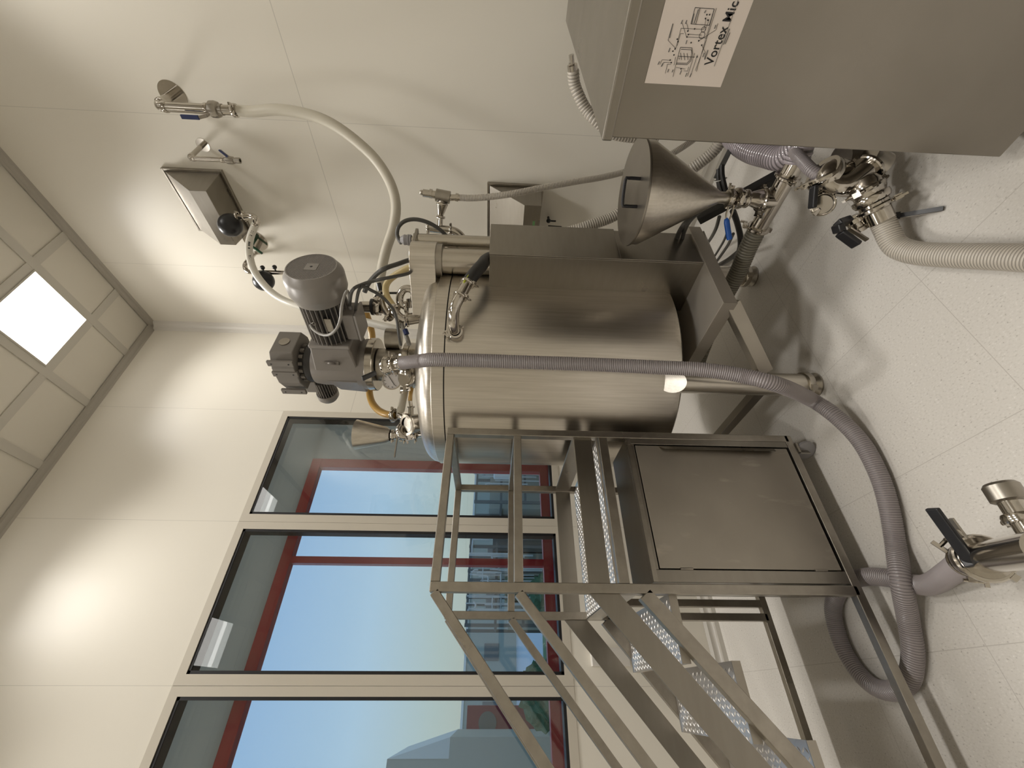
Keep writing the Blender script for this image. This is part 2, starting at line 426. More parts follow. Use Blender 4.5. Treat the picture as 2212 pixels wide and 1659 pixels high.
# ------------------------------------------------------------------ outside of the windows
FY = .40
bm = newbm()
rx0, rx1, rz0, rz1 = -6.6, -1.58, 1.245, 3.853
box(bm, -7.0, .12, FY, FY+.06, rz1, 6.3); box(bm, rx1, .12, FY, FY+.06, 0, rz1); box(bm, -7.0, rx0, FY, FY+.06, 0, rz1); box(bm, rx0, rx1, FY, FY+.06, 0, rz0)
box(bm, -7.06, -7.0, .08, FY+.06, 0, 6.3); box(bm, .0, .12, .12, FY, 0, 6.3); box(bm, -7.0, 0, .12, FY, 5.2, 5.3)  # unseen returns and top cover, added to block sky light in the gap
struct('wall_outer', bm, 'outer')
bm = newbm(); fw = .10
def redbar(x0, x1, z0, z1): box(bm, x0, x1, FY-.02, FY+.07, z0, z1)
redbar(rx0, rx1, rz1-fw, rz1); redbar(rx0, rx1, rz0, rz0+fw); redbar(rx1-fw, rx1, rz0+fw, rz1-fw); redbar(rx0, rx0+fw, rz0+fw, rz1-fw)
redbar(-2.668, -2.606, rz0+fw, rz1-fw); redbar(-5.2, -5.14, rz0+fw, rz1-fw)
wr = struct('window_4', bm, 'red', False, .004)
bm = newbm(); box(bm, rx0+fw, rx1-fw, FY+.03, FY+.033, rz0+fw, rz1-fw); obj('outer_pane', bm, 'glass2', wr, False)
bm = newbm(); box(bm, -6.9, -.02, .121, FY-.022, 1.19, 1.215); struct('trim_4', bm, 'sill')
bm = newbm(); box(bm, -40, 30, .55, 45, -.3, -.02); struct('ground', bm, 'pave')
bm = newbm(); box(bm, -30, 20, 5.2, 12.5, -.02, .05); o = obj('lawn', bm, 'grass', None, False); tag(o, 'strip of green lawn outside behind the windows', 'lawn'); o['kind'] = 'stuff'
# long industrial hall far outside
t = thing('industrial_building', 'long grey-beige building outside, far behind the windows', 'building', (-2, 30, -.02))
bm = newbm(); box(bm, -22, 26, 30, 34, -.02, 3.4); obj('wall', bm, 'facade', t, False)
bm = newbm(); box(bm, -22.1, 26.1, 29.9, 34.1, 3.4, 3.55); obj('roof_edge', bm, 'silo_l', t, False)
for i in range(9):
    bm = newbm(); box(bm, -8+3.2*i, -7+3.2*i, 29.95, 30.02, 1.2, 2.2); obj('window', bm, 'rack', t, False)
# pipe racks outdoors
def rack(x0, x1, y, z1, seed, lab):
    rnd = random.Random(seed); t = thing('pipe_rack', lab, 'pipe rack', ((x0+x1)/2, y, .05), 'outdoor pipe racks')
    bm = newbm()
    for i in range(5):
        x = x0 + (x1-x0)*i/4; beam(bm, V(x, y, .05), V(x, y, z1), .07, .07); beam(bm, V(x, y+1, .05), V(x, y+1, z1), .07, .07); beam(bm, V(x, y, z1*.7), V(x, y+1, z1*.7), .06, .06)
    for z in (.45, .72, 1.0): beam(bm, V(x0, y, z1*z-.04), V(x1, y, z1*z-.04), .06, .06)
    obj('rack_frame', bm, 'rack', t, False)
    for i in range(34):
        x = x0+.1+(x1-x0-.3)*rnd.random(); xx = min(x1, x+.08+rnd.random()*.35); za = z1*(.2+.8*rnd.random()); zb = z1*(.2+.8*rnd.random()); yy = y-.08-.08*(i % 3)
        bm = newbm(); tube(bm, [V(x, yy, za*.3+.08), V(x, yy, za-.05), V(x+.04, yy, za), V(xx-.04, yy, za), V(xx, yy, za+(.05 if zb > za else -.05)), V(xx, yy, zb)], .014+.012*rnd.random(), 6, .12); obj('pipe', bm, 'rackp', t)
    for i in range(4):
        xa = x0+(x1-x0)*i/4; bm = newbm(); box(bm, xa+.02, xa+(x1-x0)/4-.02, y+.5, y+1.05, .05, z1*(.55+.35*rnd.random())); obj('machine_housing', bm, ('silo','silog','silo','rack')[i], t, False)
rack(.4, 4.6, 6.6, 2.35, 3, 'pipe rack with pale pipes outside, right of the red window post')
rack(-2.3, .1, 7.4, 2.45, 4, 'pipe rack with pale pipes outside, left of the red window post')
# silo / tank roof
xr_ = hit(1000,1592,Y=8).x; xm_ = hit(1000,1640,Y=8).x; zt1 = hit(972,1600,Y=8).z; zt2 = hit(838,1625,Y=8).z
t = thing('grey_container', 'grey steel silo building with pale sloping top outside the third window', 'building', (xr_-1, 8, .05))
bm = newbm(); box(bm, xr_-3.2, xr_, 8, 11, .05, zt1); box(bm, xr_-3.2, xr_-.35, 8.02, 11, zt1, zt2); obj('building_body', bm, 'silo', t, False)
bm = newbm(); prism(bm, [V(xr_,8,zt1), V(xr_-.35,8,zt2), V(xr_-.35,8,zt1)], V(0,3,0)); obj('sloping_side', bm, 'silo_l', t, False)
xa_ = hit(1040,1524,Y=11.6).x; xb_ = hit(1040,1600,Y=11.6).x; zc_ = hit(1008,1560,Y=11.6).z
t = thing('red_container', 'red container with dark opening outside the third window', 'container', ((xa_+xb_)/2, 11.6, .05))
bm = newbm(); box(bm, xb_, xa_, 11.6, 12.4, .05, zc_); obj('container_body', bm, 'redcont', t, False)
bm = newbm(); cyl(bm, V((xa_+xb_)/2,11.55,zc_-.6), V((xa_+xb_)/2,11.6,zc_-.6), .26); obj('round_opening', bm, 'rack', t)
rnd = random.Random(5)
for i, (x, y, rr, lab) in enumerate(((-3.6, 6.2, .55, 'rounded dark green bush outside, leftmost of the three bushes'), (-1.9, 6.0, .45, 'rounded dark green bush outside, middle one of the three bushes'), (1.9, 5.8, .55, 'rounded dark green bush outside, rightmost of the three bushes'))):
    bm = newbm(); bmesh.ops.create_icosphere(bm, subdivisions=4, radius=rr)
    for v in bm.verts: v.co *= .85+.3*rnd.random(); v.co += V(x, y, rr*1.13+.05)
    o = obj('bush', bm, 'hedge', None, False, origin=V(x, y, .05)); tag(o, lab, 'bush', 'bushes outside')
t = thing('meter_box', 'small white meter box on a post outside the first window', 'meter box', (-.2, 3.4, -.02))
bm = newbm(); box(bm, -.38, -.02, 3.4, 3.5, 1.42, 1.86); obj('box_body', bm, 'white', t, False, .03)
bm = newbm(); box(bm, -.30, -.10, 3.39, 3.40, 1.56, 1.74); obj('box_window', bm, 'grey_pl', t, False)
bm = newbm(); beam(bm, V(-.2,3.45,-.02), V(-.2,3.45,1.42), .05, .05); obj('post', bm, 'rackp', t, False)

# ------------------------------------------------------------------ platform with stairs
PX0, PX1, PY0, PY1 = -3.312, -2.465, -1.804, -.985   # outer faces
W_ = .042; h_ = W_/2
fx0, fx1, fy0, fy1 = PX0+h_, PX1-h_, PY0+h_, PY1-h_
t = thing('work_platform', 'stainless steel work platform with handrails and diamond-plate stairs beside the tank', 'platform', ((PX0+PX1)/2, (PY0+PY1)/2, 0))
plat = t
def bar(name, p, q, w=W_, h=W_, m_='tube', parent=None, up=None):
    bm = newbm(); beam(bm, Vector(p), Vector(q), w, h, up); return obj(name, bm, m_, parent or plat, False, .003)
ZT = 2.10; ZM = 1.722; ZD = 1.237; ZB = .142
for (x, y) in ((fx0, fy0), (fx1, fy0), (fx1, fy1), (fx0, fy1)):
    bar('post', (x, y, ZB), (x, y, ZT+.021), up=(0,1,0))
for z, nm in ((ZT, 'top_rail'), (ZM, 'middle_rail')):
    bar(nm, (fx0+h_, fy0, z), (fx1-h_, fy0, z)); bar(nm, (fx1, fy0+h_, z), (fx1, fy1-h_, z)); bar(nm, (fx0+h_, fy1, z), (fx1-h_, fy1, z))
bar('deck_beam', (fx0+h_, fy0, ZD), (fx1-h_, fy0, ZD), h=.05); bar('deck_beam', (fx1, fy0+h_, ZD), (fx1, fy1-h_, ZD), h=.05)
bar('deck_beam', (fx0+h_, fy1, ZD), (fx1-h_, fy1, ZD), h=.05); bar('deck_beam', (fx0, fy0+h_, ZD), (fx0, fy1-h_, ZD), h=.05)
bm = newbm(); box(bm, PX0+.002, PX1-W_, PY0+W_, PY1-W_, 1.262, 1.268); diamonds(bm, PX0+.004, PX1-W_-.002, PY0+W_, PY1-W_, 1.268); obj('deck_plate', bm, 'diamond', plat, False)
bm = newbm(); box(bm, PX0, PX0+.006, PY0+W_, PY1-W_, 1.18, 1.268); obj('deck_nosing', bm, 'diamond', plat, False)
for a, b in (((fx0, fy0), (fx1, fy0)), ((fx0, fy1), (fx1, fy1)), ((fx1, fy0), (fx1, fy1))):
    bar('kick_plate', (*a, 1.35), (*b, 1.35), w=.006, h=.104, m_='steel_h')
bar('base_rail', (-4.62, fy0, ZB), (fx1+h_, fy0, ZB)); bar('base_rail', (-4.62, fy1, ZB), (fx1+h_, fy1, ZB)); bar('base_rail', (fx1, fy0+h_, ZB), (fx1, fy1-h_, ZB))
bar('post', (fx0+.075, fy1, ZB+.02), (fx0+.075, fy1, ZD), up=(0,1,0))
sl = .823; XE = -4.6
def slope_z(z0, x): return z0 - sl*(fx0 - h_ - x)
for yy in (fy0, fy1):
    for z0, nm in ((ZT, 'stair_top_rail'), (ZM, 'stair_middle_rail')):
        bar(nm, (PX0, yy, z0), (XE, yy, z0 - sl*(PX0-XE)))
    bm = newbm(); prism(bm, [V(PX0, yy-.003, 1.400), V(PX0, yy-.003, 1.262), V(XE, yy-.003, 1.262-sl*(PX0-XE)), V(XE, yy-.003, 1.400-sl*(PX0-XE))], V(0, .006, 0)); obj('stair_kick_plate', bm, 'steel_h', plat, False)
    bar('stringer', (PX0, yy, 1.150), (XE, yy, 1.150 - sl*(PX0-XE)), h=.065)
    bar('stair_post', (XE, yy, ZB), (XE, yy, ZT - sl*(PX0-XE)+.02), up=(0,1,0))
for k in range(5):
    xa = -3.304 - .257*k; z = 1.03 - .213*k; xb = xa-.268
    bm = newbm(); box(bm, xb, xa, PY0+W_+.002, PY1-W_-.002, z-.004, z); box(bm, xb, xb+.004, PY0+W_+.002, PY1-W_-.002, z-.04, z-.004); diamonds(bm, xb+.003, xa-.003, PY0+W_+.004, PY1-W_-.004, z)
    tr_ = obj('stair_tread', bm, 'diamond', plat, False)
    for ya, yb in ((PY0+W_-.004, PY0+W_+.001), (PY1-W_-.001, PY1-W_+.004)):
        bm = newbm(); box(bm, xb, xa, ya, yb, z-.037, z+.001); obj('tread_side', bm, 'dirty', tr_, False)
def caster(parent, x, y, top, r_=.055, ang=0, name='caster', seg=20):
    ax = V(math.cos(ang), math.sin(ang), 0)
    bm = newbm(); beam(bm, V(x, y, top-.012), V(x, y, top), .06, .06, (0,1,0))
    for s in (-1, 1): beam(bm, V(x, y, top-.012)+ax*.018*s, V(x, y, r_-.005)+ax*.018*s, .006, .045, tuple(ax))
    f = obj(name, bm, 'tube', parent, False)
    bm = newbm(); c = V(x, y, r_)
    lathe(bm, [(0,-.013),(r_*.8,-.013),(r_,-.008),(r_,.008),(r_*.8,.013),(0,.013)], c, ax, seg); obj('wheel', bm, 'grey_pl', f)
for (x, y) in ((fx1-.06, fy0), (fx1-.06, fy1), (-4.5, fy0), (-4.5, fy1)): caster(plat, x, y, ZB-.021, ang=.6)

# storage cabinet inside the platform frame
cx0, cx1, cy0, cy1, cz0, cz1 = -3.262, -2.497, PY0+.004, -1.48, .165, 1.098
t = thing('storage_cabinet', 'low stainless steel storage cabinet with one scratched door under the platform', 'cabinet', ((cx0+cx1)/2, (cy0+cy1)/2, cz0))
bm = newbm(); th = .012
box(bm, cx0, cx1, cy0+.03, cy1, cz1-th, cz1); box(bm, cx0, cx0+th, cy0+.03, cy1, cz0, cz1-th); box(bm, cx1-th, cx1, cy0+.03, cy1, cz0, cz1-th)
box(bm, cx0, cx1, cy1-th, cy1, cz0, cz1-th); box(bm, cx0, cx1, cy0+.03, cy1, cz0-.002, cz0+th)
obj('cabinet_body', bm, 'steel_p', t, False, .002)
dx0, dx1, dz0, dz1 = -3.202, -2.548, .175, 1.056
bm = newbm(); box(bm, cx0, dx0-.006, cy0, cy0+.03, cz0, cz1); box(bm, dx1+.006, cx1, cy0, cy0+.03, cz0, cz1); box(bm, dx0-.006, dx1+.006, cy0, cy0+.03, dz1+.007, cz1)
obj('face_frame', bm, 'steel_h', t, False, .002)
bm = newbm(); box(bm, cx0+.001, cx1-.001, cy0-.003, cy0, cz1-.02, cz1+.002); obj('top_lip', bm, 'tube', t, False)
bm = newbm(); box(bm, dx0, dx1, cy0+.004, cy0+.022, dz0, dz1); dr = obj('door', bm, 'dirty', t, False, .002)
bm = newbm(); prism(bm, [V(dx1-.002, cy0+.004, .92), V(dx1-.030, cy0-.016, .90), V(dx1-.030, cy0-.016, .262), V(dx1-.002, cy0+.004, .262)], V(-.004, -.010, 0))
obj('door_handle', bm, 'steel_h', dr, False)
for z in (.28, .93):
    bm = newbm(); cyl(bm, V(dx0-.002, cy0, z-.03), V(dx0-.002, cy0, z+.03), .005, 10); obj('hinge', bm, 'tube', dr)

# ------------------------------------------------------------------ mixing tank
AX = V(-1.74, -1.47, 0); TR = .70; TZ0, TZ1 = .757, 2.148
tank = thing('mixing_tank', 'large round brushed steel mixing tank with domed lid in the middle of the room', 'tank', AX)
def prof(bm, pr, seg=96, o=AX): return lathe(bm, pr, o, (0,0,1), seg)
bm = newbm(); prof(bm, [(0, TZ0-.02), (TR-.09, TZ0-.02), (TR-.05, TZ0-.012), (TR-.012, TZ0+.012), (TR, TZ0+.05), (TR, TZ1)]); obj('tank_shell', bm, 'steel_v', tank)
bm = newbm(); prof(bm, [(TR-.006, TZ1), (TR-.006, TZ1+.008)]); obj('lid_gasket', bm, 'gasket', tank)
bm = newbm(); prof(bm, [(TR-.02, TZ1+.007), (TR+.002, TZ1+.007), (TR+.002, TZ1+.075), (TR-.004, TZ1+.08), (TR-.02, TZ1+.08)]); obj('lid_band', bm, 'steel_v', tank)
dome = [(TR-.006, TZ1+.078)]
for i in range(1, 13):
    a = PI/2*i/12; dome.append(((TR-.006)*(.80+.20*math.cos(a)) if i < 12 else (TR-.006)*.80, TZ1+.078+.105*math.sin(a)))
R8 = (TR-.006)*.80
for i in range(1, 11):
    q = i/10; dome.append((R8*(1-q), TZ1+.183+.095*(1-(1-q)**2)))
dome[-1] = (0, TZ1+.278)
bm = newbm(); prof(bm, dome); obj('domed_lid', bm, 'steel_v', tank)
def dome_z(r_):                                     # height of the lid at radius r_
    if r_ <= R8: return TZ1+.183+.095*(1-(r_/R8)**2)
    c = min(1, (r_/(TR-.006)-.80)/.20); return TZ1+.078+.105*math.sqrt(max(0, 1-c*c))
ZTOP = TZ1+.278
# legs
for i, (lx, ly) in enumerate(((-2.24, -2.0), (-1.235, -1.995), (-1.24, -.94), (-2.24, -.94))):
    cdir = (V(AX.x, AX.y, 0)-V(lx, ly, 0)).normalized()
    bm = newbm(); rr = .066
    rows = []
    for zf in (0, 1):
        row = []
        for k in range(32):
            a = 2*PI*k/32; p = V(math.cos(a)*rr, math.sin(a)*rr, 0)
            row.append(bm.verts.new(V(lx, ly, .085 if zf == 0 else .845 + p.dot(cdir)*.9) + p))
        rows.append(row)
    for k in range(32): bm.faces.new((rows[0][k], rows[0][(k+1) % 32], rows[1][(k+1) % 32], rows[1][k]))
    bm.faces.new(rows[0]); bm.faces.new(list(reversed(rows[1])))
    lg = obj('leg', bm, 'steel_v', tank)
    bm = newbm(); lathe(bm, [(.05,.045),(.074,.045),(.078,.052),(.078,.078),(.074,.085),(.05,.085)], V(lx,ly,0)); 
    obox(bm, V(lx-.055, ly-.055, .065), (-1,-1,0), .03, .03, .03); obj('foot_clamp', bm, 'pipe', lg)
    bm = newbm(); lathe(bm, [(0,0),(.072,0),(.074,.01),(.060,.03),(.05,.046),(0,.046)], V(lx,ly,0)); obj('foot', bm, 'tube', lg)
# chassis plate in front, its skirts and braces
GX0, GX1, GY0 = -2.014, -1.29, -2.402
bm = newbm(); box(bm, GX0, GX1, GY0, -1.1, .648, .654); box(bm, GX0, GX1, GY0, GY0+.004, .575, .65); box(bm, GX0, GX0+.004, GY0, -1.1, .575, .65); box(bm, GX1-.004, GX1, GY0, -1.1, .575, .65)
obj('chassis_tray', bm, 'tray', tank, False, .002)
bm = newbm(); beam(bm, V(GX0+.05, GY0+.045, .58), V(-2.19, -2.055, .315), .075, .075, (0,0,1)); obj('brace', bm, 'dirty', tank, False, .003)
bm = newbm(); beam(bm, V(GX1-.05, GY0+.045, .58), V(-1.27, -2.045, .315), .075, .075, (0,0,1)); obj('brace', bm, 'dirty', tank, False, .003)
bm = newbm(); beam(bm, V(-2.215, -1.94, .27), V(-2.215, -1.0, .27), .05, .06); obj('cross_bar', bm, 'steel_p', tank, False, .003)
bm = newbm(); beam(bm, V(-2.24, -.94, .70), V(-1.24, -.94, .70), .07, .09); obj('cross_bar', bm, 'steel_p', tank, False, .003)
bm = newbm(); lathe(bm, [(.30,.60),(.12,.50),(.07,.42),(.055,.36),(0,.36)], V(-1.74,-1.5,0)); lathe(bm, [(0,.745),(TR-.1,.745),(.45,.66),(.30,.60),(0,.60)], V(-1.74,-1.47,0), (0,0,1), 48); obj('bottom_outlet', bm, 'steel_v', tank)
# lifting column
KX0, KX1, KY0, KY1, KZ1 = -1.662, -1.355, -2.400, -2.02, 1.912
bm = newbm(); box(bm, KX0, KX1, KY0+.010, KY1, .654, KZ1); box(bm, KX0+.0003, KX1+.002, KY0, KY0+.0098, 1.145, KZ1+.0005); box(bm, KX0, KX0+.008, KY0, KY0+.0095, .654, 1.1445)
cc = obj('lift_column_cover', bm, 'steel_h', tank, False, .003)
for z in (1.86, 1.36, .90):
    bm = newbm(); ball(bm, V(KX0, -2.10, z), .008, 10); obj('screw_head', bm, 'chrome', cc)
bm = newbm(); lathe(bm, [(.079,1.9),(.079,2.235),(0,2.235)], V(-1.475,-2.2,0), (0,0,1), 40); obj('lift_cylinder', bm, 'pipe', tank)
bm = newbm(); cyl(bm, V(-1.262,-2.2,1.0), V(-1.262,-2.2,2.425), .045, 28); rod = obj('guide_rod', bm, 'pipe', tank)
bm = newbm(); lathe(bm, [(.030,0),(.036,.004),(.036,.012),(.032,.014),(.036,.018),(.036,.026),(.032,.028),(.034,.05),(.018,.075),(0,.075)], V(-1.262,-2.2,2.44)); obj('cable_gland', bm, 'grey_pl', rod)
bm = newbm(); lathe(bm, [(0,2.40),(.024,2.40),(.024,2.445),(0,2.445)], V(-1.262,-2.2,0)); obj('rod_tip', bm, 'pipe', rod)
# lifting arm: a wide box beam with a rounded nose around the cylinder
c0 = V(-1.475, -2.2, 0); dirn = (AX - c0); dirn.z = 0; dl = dirn.length; dirn.normalize(); sd = V(-dirn.y, dirn.x, 0); hw = .115
outline = []
for i in range(13):
    a = PI/2 + PI*i/12; outline.append(c0 + (dirn*math.cos(a) + sd*math.sin(a))*hw)
outline += [c0 + dirn*(dl-.46) - sd*(hw+.03), c0 + dirn*(dl-.46) + sd*(hw+.03)]
bm = newbm(); prism(bm, [p + V(0,0,2.245) for p in outline], V(0,0,.16)); obj('lifting_arm', bm, 'steel_v', tank, True, .003)
bm = newbm(); lathe(bm, [(.0,2.21),(.105,2.21),(.105,2.245),(0,2.245)], c0, (0,0,1), 40); obj('arm_collar', bm, 'tube', tank)
bm = newbm(); box(bm, -1.55, -1.215, -2.26, -2.14, 2.396, 2.414); obj('rod_bracket', bm, 'steel_h', tank, False, .002)
# lid flange and side nozzle
bm = newbm(); prof(bm, [(.165, ZTOP-.02), (.168, ZTOP+.045), (.160, ZTOP+.048), (.160, ZTOP+.052), (.168, ZTOP+.055), (.168, ZTOP+.092), (0, ZTOP+.092)], 48); obj('lid_flange', bm, 'pipe', tank)
n0 = hit(985, 722, D=2.40); nd = V(AX.x-n0.x, AX.y-n0.y, 0).normalized()
pts = [n0+nd*.03, n0-nd*.03, n0-nd*.10+V(.02,0,.004), hit(981, 668, D=2.27), hit(994, 640, D=2.29), hit(1010, 612, D=2.34)]
bm = newbm(); tube(bm, pts, .030, 20, .015); noz = obj('side_nozzle', bm, 'chrome', tank)
bm = newbm(); cyl(bm, n0+nd*.03, n0-nd*.035, .040, 24); obj('nozzle_socket', bm, 'pipe', noz)
clamp(noz, n0-nd*.045, nd, .038, side=(-.3,.3,.6)); clamp(noz, pts[4], pts[5]-pts[4], .034, side=(.3,-.3,-.6)); clamp(noz, pts[5], pts[5]-pts[4], .034, side=(.3,-.3,-.6))

# black hose from the side nozzle behind the lifting cylinder
P_ = [pts[5], hit(1024, 592, D=2.38), hit(1040, 574, D=2.46), hit(1052, 560, D=2.60), hit(1075, 552, D=2.75)]
bm = newbm(); tube(bm, P_, .036, 18, .02); o = obj('black_hose', bm, 'rubber', None, origin=P_[0]); tag(o, 'short thick black rubber hose between tank nozzle and lifting cylinder', 'hose')
bm = newbm(); off = V(-.024,-.024,.018); tube(bm, [p+off for p in P_[:4]], .006, 6, .02); obj('yellow_print_stripe', bm, 'yel', o)
# ------------------------------------------------------------------ agitator gear motor on the lid
G = V(-1.74, -1.47, 0)
t = thing('agitator_gearmotor', 'large grey geared motor with perforated fan cover on top of the tank lid', 'motor', V(G.x, G.y, ZTOP+.092)); gm = t
z0 = ZTOP+.092
bm = newbm(); lathe(bm, [(.120, z0), (.120, z0+.19), (0, z0+.19)], G, (0,0,1), 40); obj('lantern_neck', bm, 'tube', gm)
bm = newbm(); lathe(bm, [(0,2.715),(.188,2.715),(.193,2.72),(.193,2.765),(.188,2.77),(0,2.77)], G, (0,0,1), 56); obj('mounting_flange', bm, 'pipe', gm)
bm = newbm(); cyl(bm, V(-1.60,-1.60,2.56), V(-1.60,-1.60,2.66), .075, 24); obj('seal_pot', bm, 'tube', gm)
bm = newbm(); lathe(bm, [(0,2.77),(.185,2.77),(.185,2.80),(.172,2.80),(.172,2.835),(.158,2.84),(.158,3.10),(.150,3.15),(.12,3.155),(0,3.155)], G, (0,0,1), 48)
gh = obj('gear_housing', bm, 'motor', gm)
mdir = V(.105, -.9945, 0).normalized(); ms_ = V(-mdir.y, mdir.x, 0)      # motor axis
bm = newbm(); zc = 2.965
# housing shoulder that reaches towards the motor, and the square foot block on the other side
quad_box(bm, [G+mdir*.0-ms_*.15+V(0,0,2.80), G+mdir*.0+ms_*.15+V(0,0,2.80), G+mdir*.26+ms_*.125+V(0,0,2.84), G+mdir*.26-ms_*.125+V(0,0,2.84),
              G+mdir*.0-ms_*.15+V(0,0,3.12), G+mdir*.0+ms_*.15+V(0,0,3.12), G+mdir*.26+ms_*.125+V(0,0,3.10), G+mdir*.26-ms_*.125+V(0,0,3.10)])
obj('gear_shoulder', bm, 'motor', gm, False, .012)
bm = newbm(); quad_box(bm, [G-mdir*.21-ms_*.09+V(0,0,2.82), G-mdir*.21+ms_*.16+V(0,0,2.82), G-mdir*.02+ms_*.16+V(0,0,2.80), G-mdir*.02-ms_*.17+V(0,0,2.80),
                            G-mdir*.20-ms_*.08+V(0,0,3.02), G-mdir*.20+ms_*.15+V(0,0,3.02), G-mdir*.02+ms_*.15+V(0,0,3.06), G-mdir*.02-ms_*.16+V(0,0,3.06)])
obj('gear_foot', bm, 'motor', gm, False, .01)
fc = G + V(-.17*math.cos(math.radians(50)), -.17*math.sin(math.radians(50)), 2.98); fd = V(-math.cos(math.radians(50)), -math.sin(math.radians(50)), 0)
bm = newbm(); beam(bm, fc-fd*.03, fc+fd*.035, .022, .10); torus(bm, fc+fd*.045+V(0,0,-.005), (fd.y,-fd.x,0), .018, .007, 20, 8); obj('lifting_eye', bm, 'motor', gm)
bm = newbm(); p0 = G+mdir*.26+V(0,0,zc); obox(bm, p0+mdir*.012, mdir, .03, .27, .27); obj('motor_flange', bm, 'motor_l', gm, False, .008)
bm = newbm(); cyl(bm, p0+mdir*.02, p0+mdir*.35, .118, 32); body = obj('motor_body', bm, 'motor_d', gm)
bm = newbm()
for k in range(30):
    a = 2*PI*k/30
    rd = ms_*math.cos(a) + V(0,0,1)*math.sin(a); tn = -ms_*math.sin(a) + V(0,0,1)*math.cos(a)
    c = p0 + rd*.130; beam(bm, c+mdir*.035, c+mdir*.335, .0035, .030, tuple(rd))
obj('cooling_fins', bm, 'motor_l', body, False)
bm = newbm(); ring = p0+mdir*.325
lathe(bm, [(.148,0),(.152,.0),(.170,.050),(.175,.065),(.175,.150),(.170,.170),(.146,.205),(.138,.205)], ring, mdir, 56); cov = obj('fan_cover', bm, 'motor_l', gm)
# perforated grille: a dark disc with a mesh of round bars in front of it
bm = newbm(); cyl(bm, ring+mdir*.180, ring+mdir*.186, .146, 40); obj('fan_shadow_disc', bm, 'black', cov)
bm = newbm(); gc = ring+mdir*.205
for k in range(-16, 17):
    u_ = k*.0088; w2 = math.sqrt(max(0, .142**2-u_*u_))
    if w2 > .01:
        beam(bm, gc+ms_*u_-V(0,0,w2), gc+ms_*u_+V(0,0,w2), .0034, .003, tuple(mdir)); beam(bm, gc+V(0,0,u_)-ms_*w2, gc+V(0,0,u_)+ms_*w2, .0034, .003, tuple(mdir))
lathe(bm, [(.139,-.003),(.146,-.003),(.146,.003),(.139,.003)], gc, mdir, 48)
obox(bm, gc, mdir, .006, .072, .072); obj('fan_grille', bm, 'motor_l', cov, False)
bm = newbm(); cyl(bm, gc+mdir*.002, gc+mdir*.004, .008, 16); obj('grille_hole', bm, 'black', cov)
# terminal box below the motor
tb = p0+mdir*.15+V(0,0,-.13)-ms_*.02
bm = newbm(); obox(bm, tb+V(0,0,-.035), mdir, .20, .15, .08); obj('terminal_box', bm, 'motor', gm, False, .01)
bm = newbm(); obox(bm, tb+V(0,0,-.083), mdir, .205, .16, .016); obj('terminal_box_lid', bm, 'motor_l', gm, False, .004)
bm = newbm(); cyl(bm, tb+mdir*.10+V(0,0,-.04), tb+mdir*.125+V(0,0,-.04), .013, 14); obj('cable_gland', bm, 'grey_pl', gm)
bm = newbm(); obox(bm, p0+mdir*.20-ms_*.130+V(0,0,-.05), mdir, .10, .012, .05); obj('rating_plate', bm, 'tube', gm, False, label='bare metal rating plate')
bm = newbm(); a_ = p0+mdir*.22-ms_*.148+V(0,0,.03); torus(bm, a_, ms_, .010, .003, 16, 6); obj('motor_eye', bm, 'tube', gm)

# upper reducer block with its own small motor
UB = V(G.x, G.y, 0)
t = thing('upper_gear_reducer', 'grey cast gear block with small finned motor, topmost above the tank', 'gearbox', V(G.x, G.y, 3.155)); ur = t
bm = newbm(); lathe(bm, [(0,3.155),(.135,3.155),(.14,3.17),(.14,3.20),(.115,3.205),(.115,3.25),(0,3.25)], UB, (0,0,1), 40); obj('bearing_ring', bm, 'motor_d', ur)
bm = newbm()
for k in range(16):
    a = 2*PI*k/16; c = UB+V(math.cos(a)*.128, math.sin(a)*.128, 3.222); obox(bm, c, (0,0,1), .028, .022, .022, (math.cos(a), math.sin(a), 0))
obj('bolt_heads', bm, 'block', ur, False)
bx, by = mdir, ms_                                   # block is aligned to the motor below
def bp(u, v, z): return UB + bx*u + by*v + V(0,0,z)
bm = newbm()
prism(bm, [bp(.185,-.10,3.245), bp(.20,.10,3.245), bp(.11,.155,3.245), bp(-.13,.16,3.245), bp(-.17,.10,3.245), bp(-.17,-.11,3.245), bp(-.06,-.155,3.245), bp(.08,-.155,3.245)], V(0,0,.155))
rb = obj('gear_block', bm, 'block', ur, False, .006)
for u0 in (-.15, .03, .13):
    bm = newbm(); obox(bm, bp(u0, -.152, 3.322), bx, .045, .02, .175); lug = obj('mounting_lug', bm, 'block', ur, False, .004)
    bm = newbm()
    for z in (3.265, 3.38): cyl(bm, bp(u0, -.159, z), bp(u0, -.1635, z), .006, 10)
    obj('bolt_hole', bm, 'black', lug)
bm = newbm(); cyl(bm, bp(.19, 0, 3.33), bp(.197, 0, 3.33), .036, 24); obj('shaft_cover', bm, 'tube', ur)
mb = bp(-.17, .02, 3.24); md2 = (-bx).normalized()
bm = newbm(); obox(bm, mb+md2*.05+V(0,0,.02), md2, .12, .13, .09); obj('motor_terminal_box', bm, 'motor_l', ur, False, .006)
bm = newbm(); cyl(bm, mb+V(0,0,-.05), mb+md2*.17+V(0,0,-.05), .058, 28); b2 = obj('small_motor_body', bm, 'motor_d', ur)
bm = newbm()
for k in range(24):
    a = 2*PI*k/24; rd = by*math.cos(a)+V(0,0,1)*math.sin(a); c = mb+V(0,0,-.05)+rd*.065; beam(bm, c+md2*.02, c+md2*.165, .004, .018, tuple(rd))
obj('cooling_fins', bm, 'motor_l', b2, False)
bm = newbm(); lathe(bm, [(.072,0),(.080,.0),(.082,.02),(.080,.05),(.064,.075),(0,.08)], mb+md2*.165+V(0,0,-.05), md2, 36); obj('small_fan_cover', bm, 'motor_l', ur)

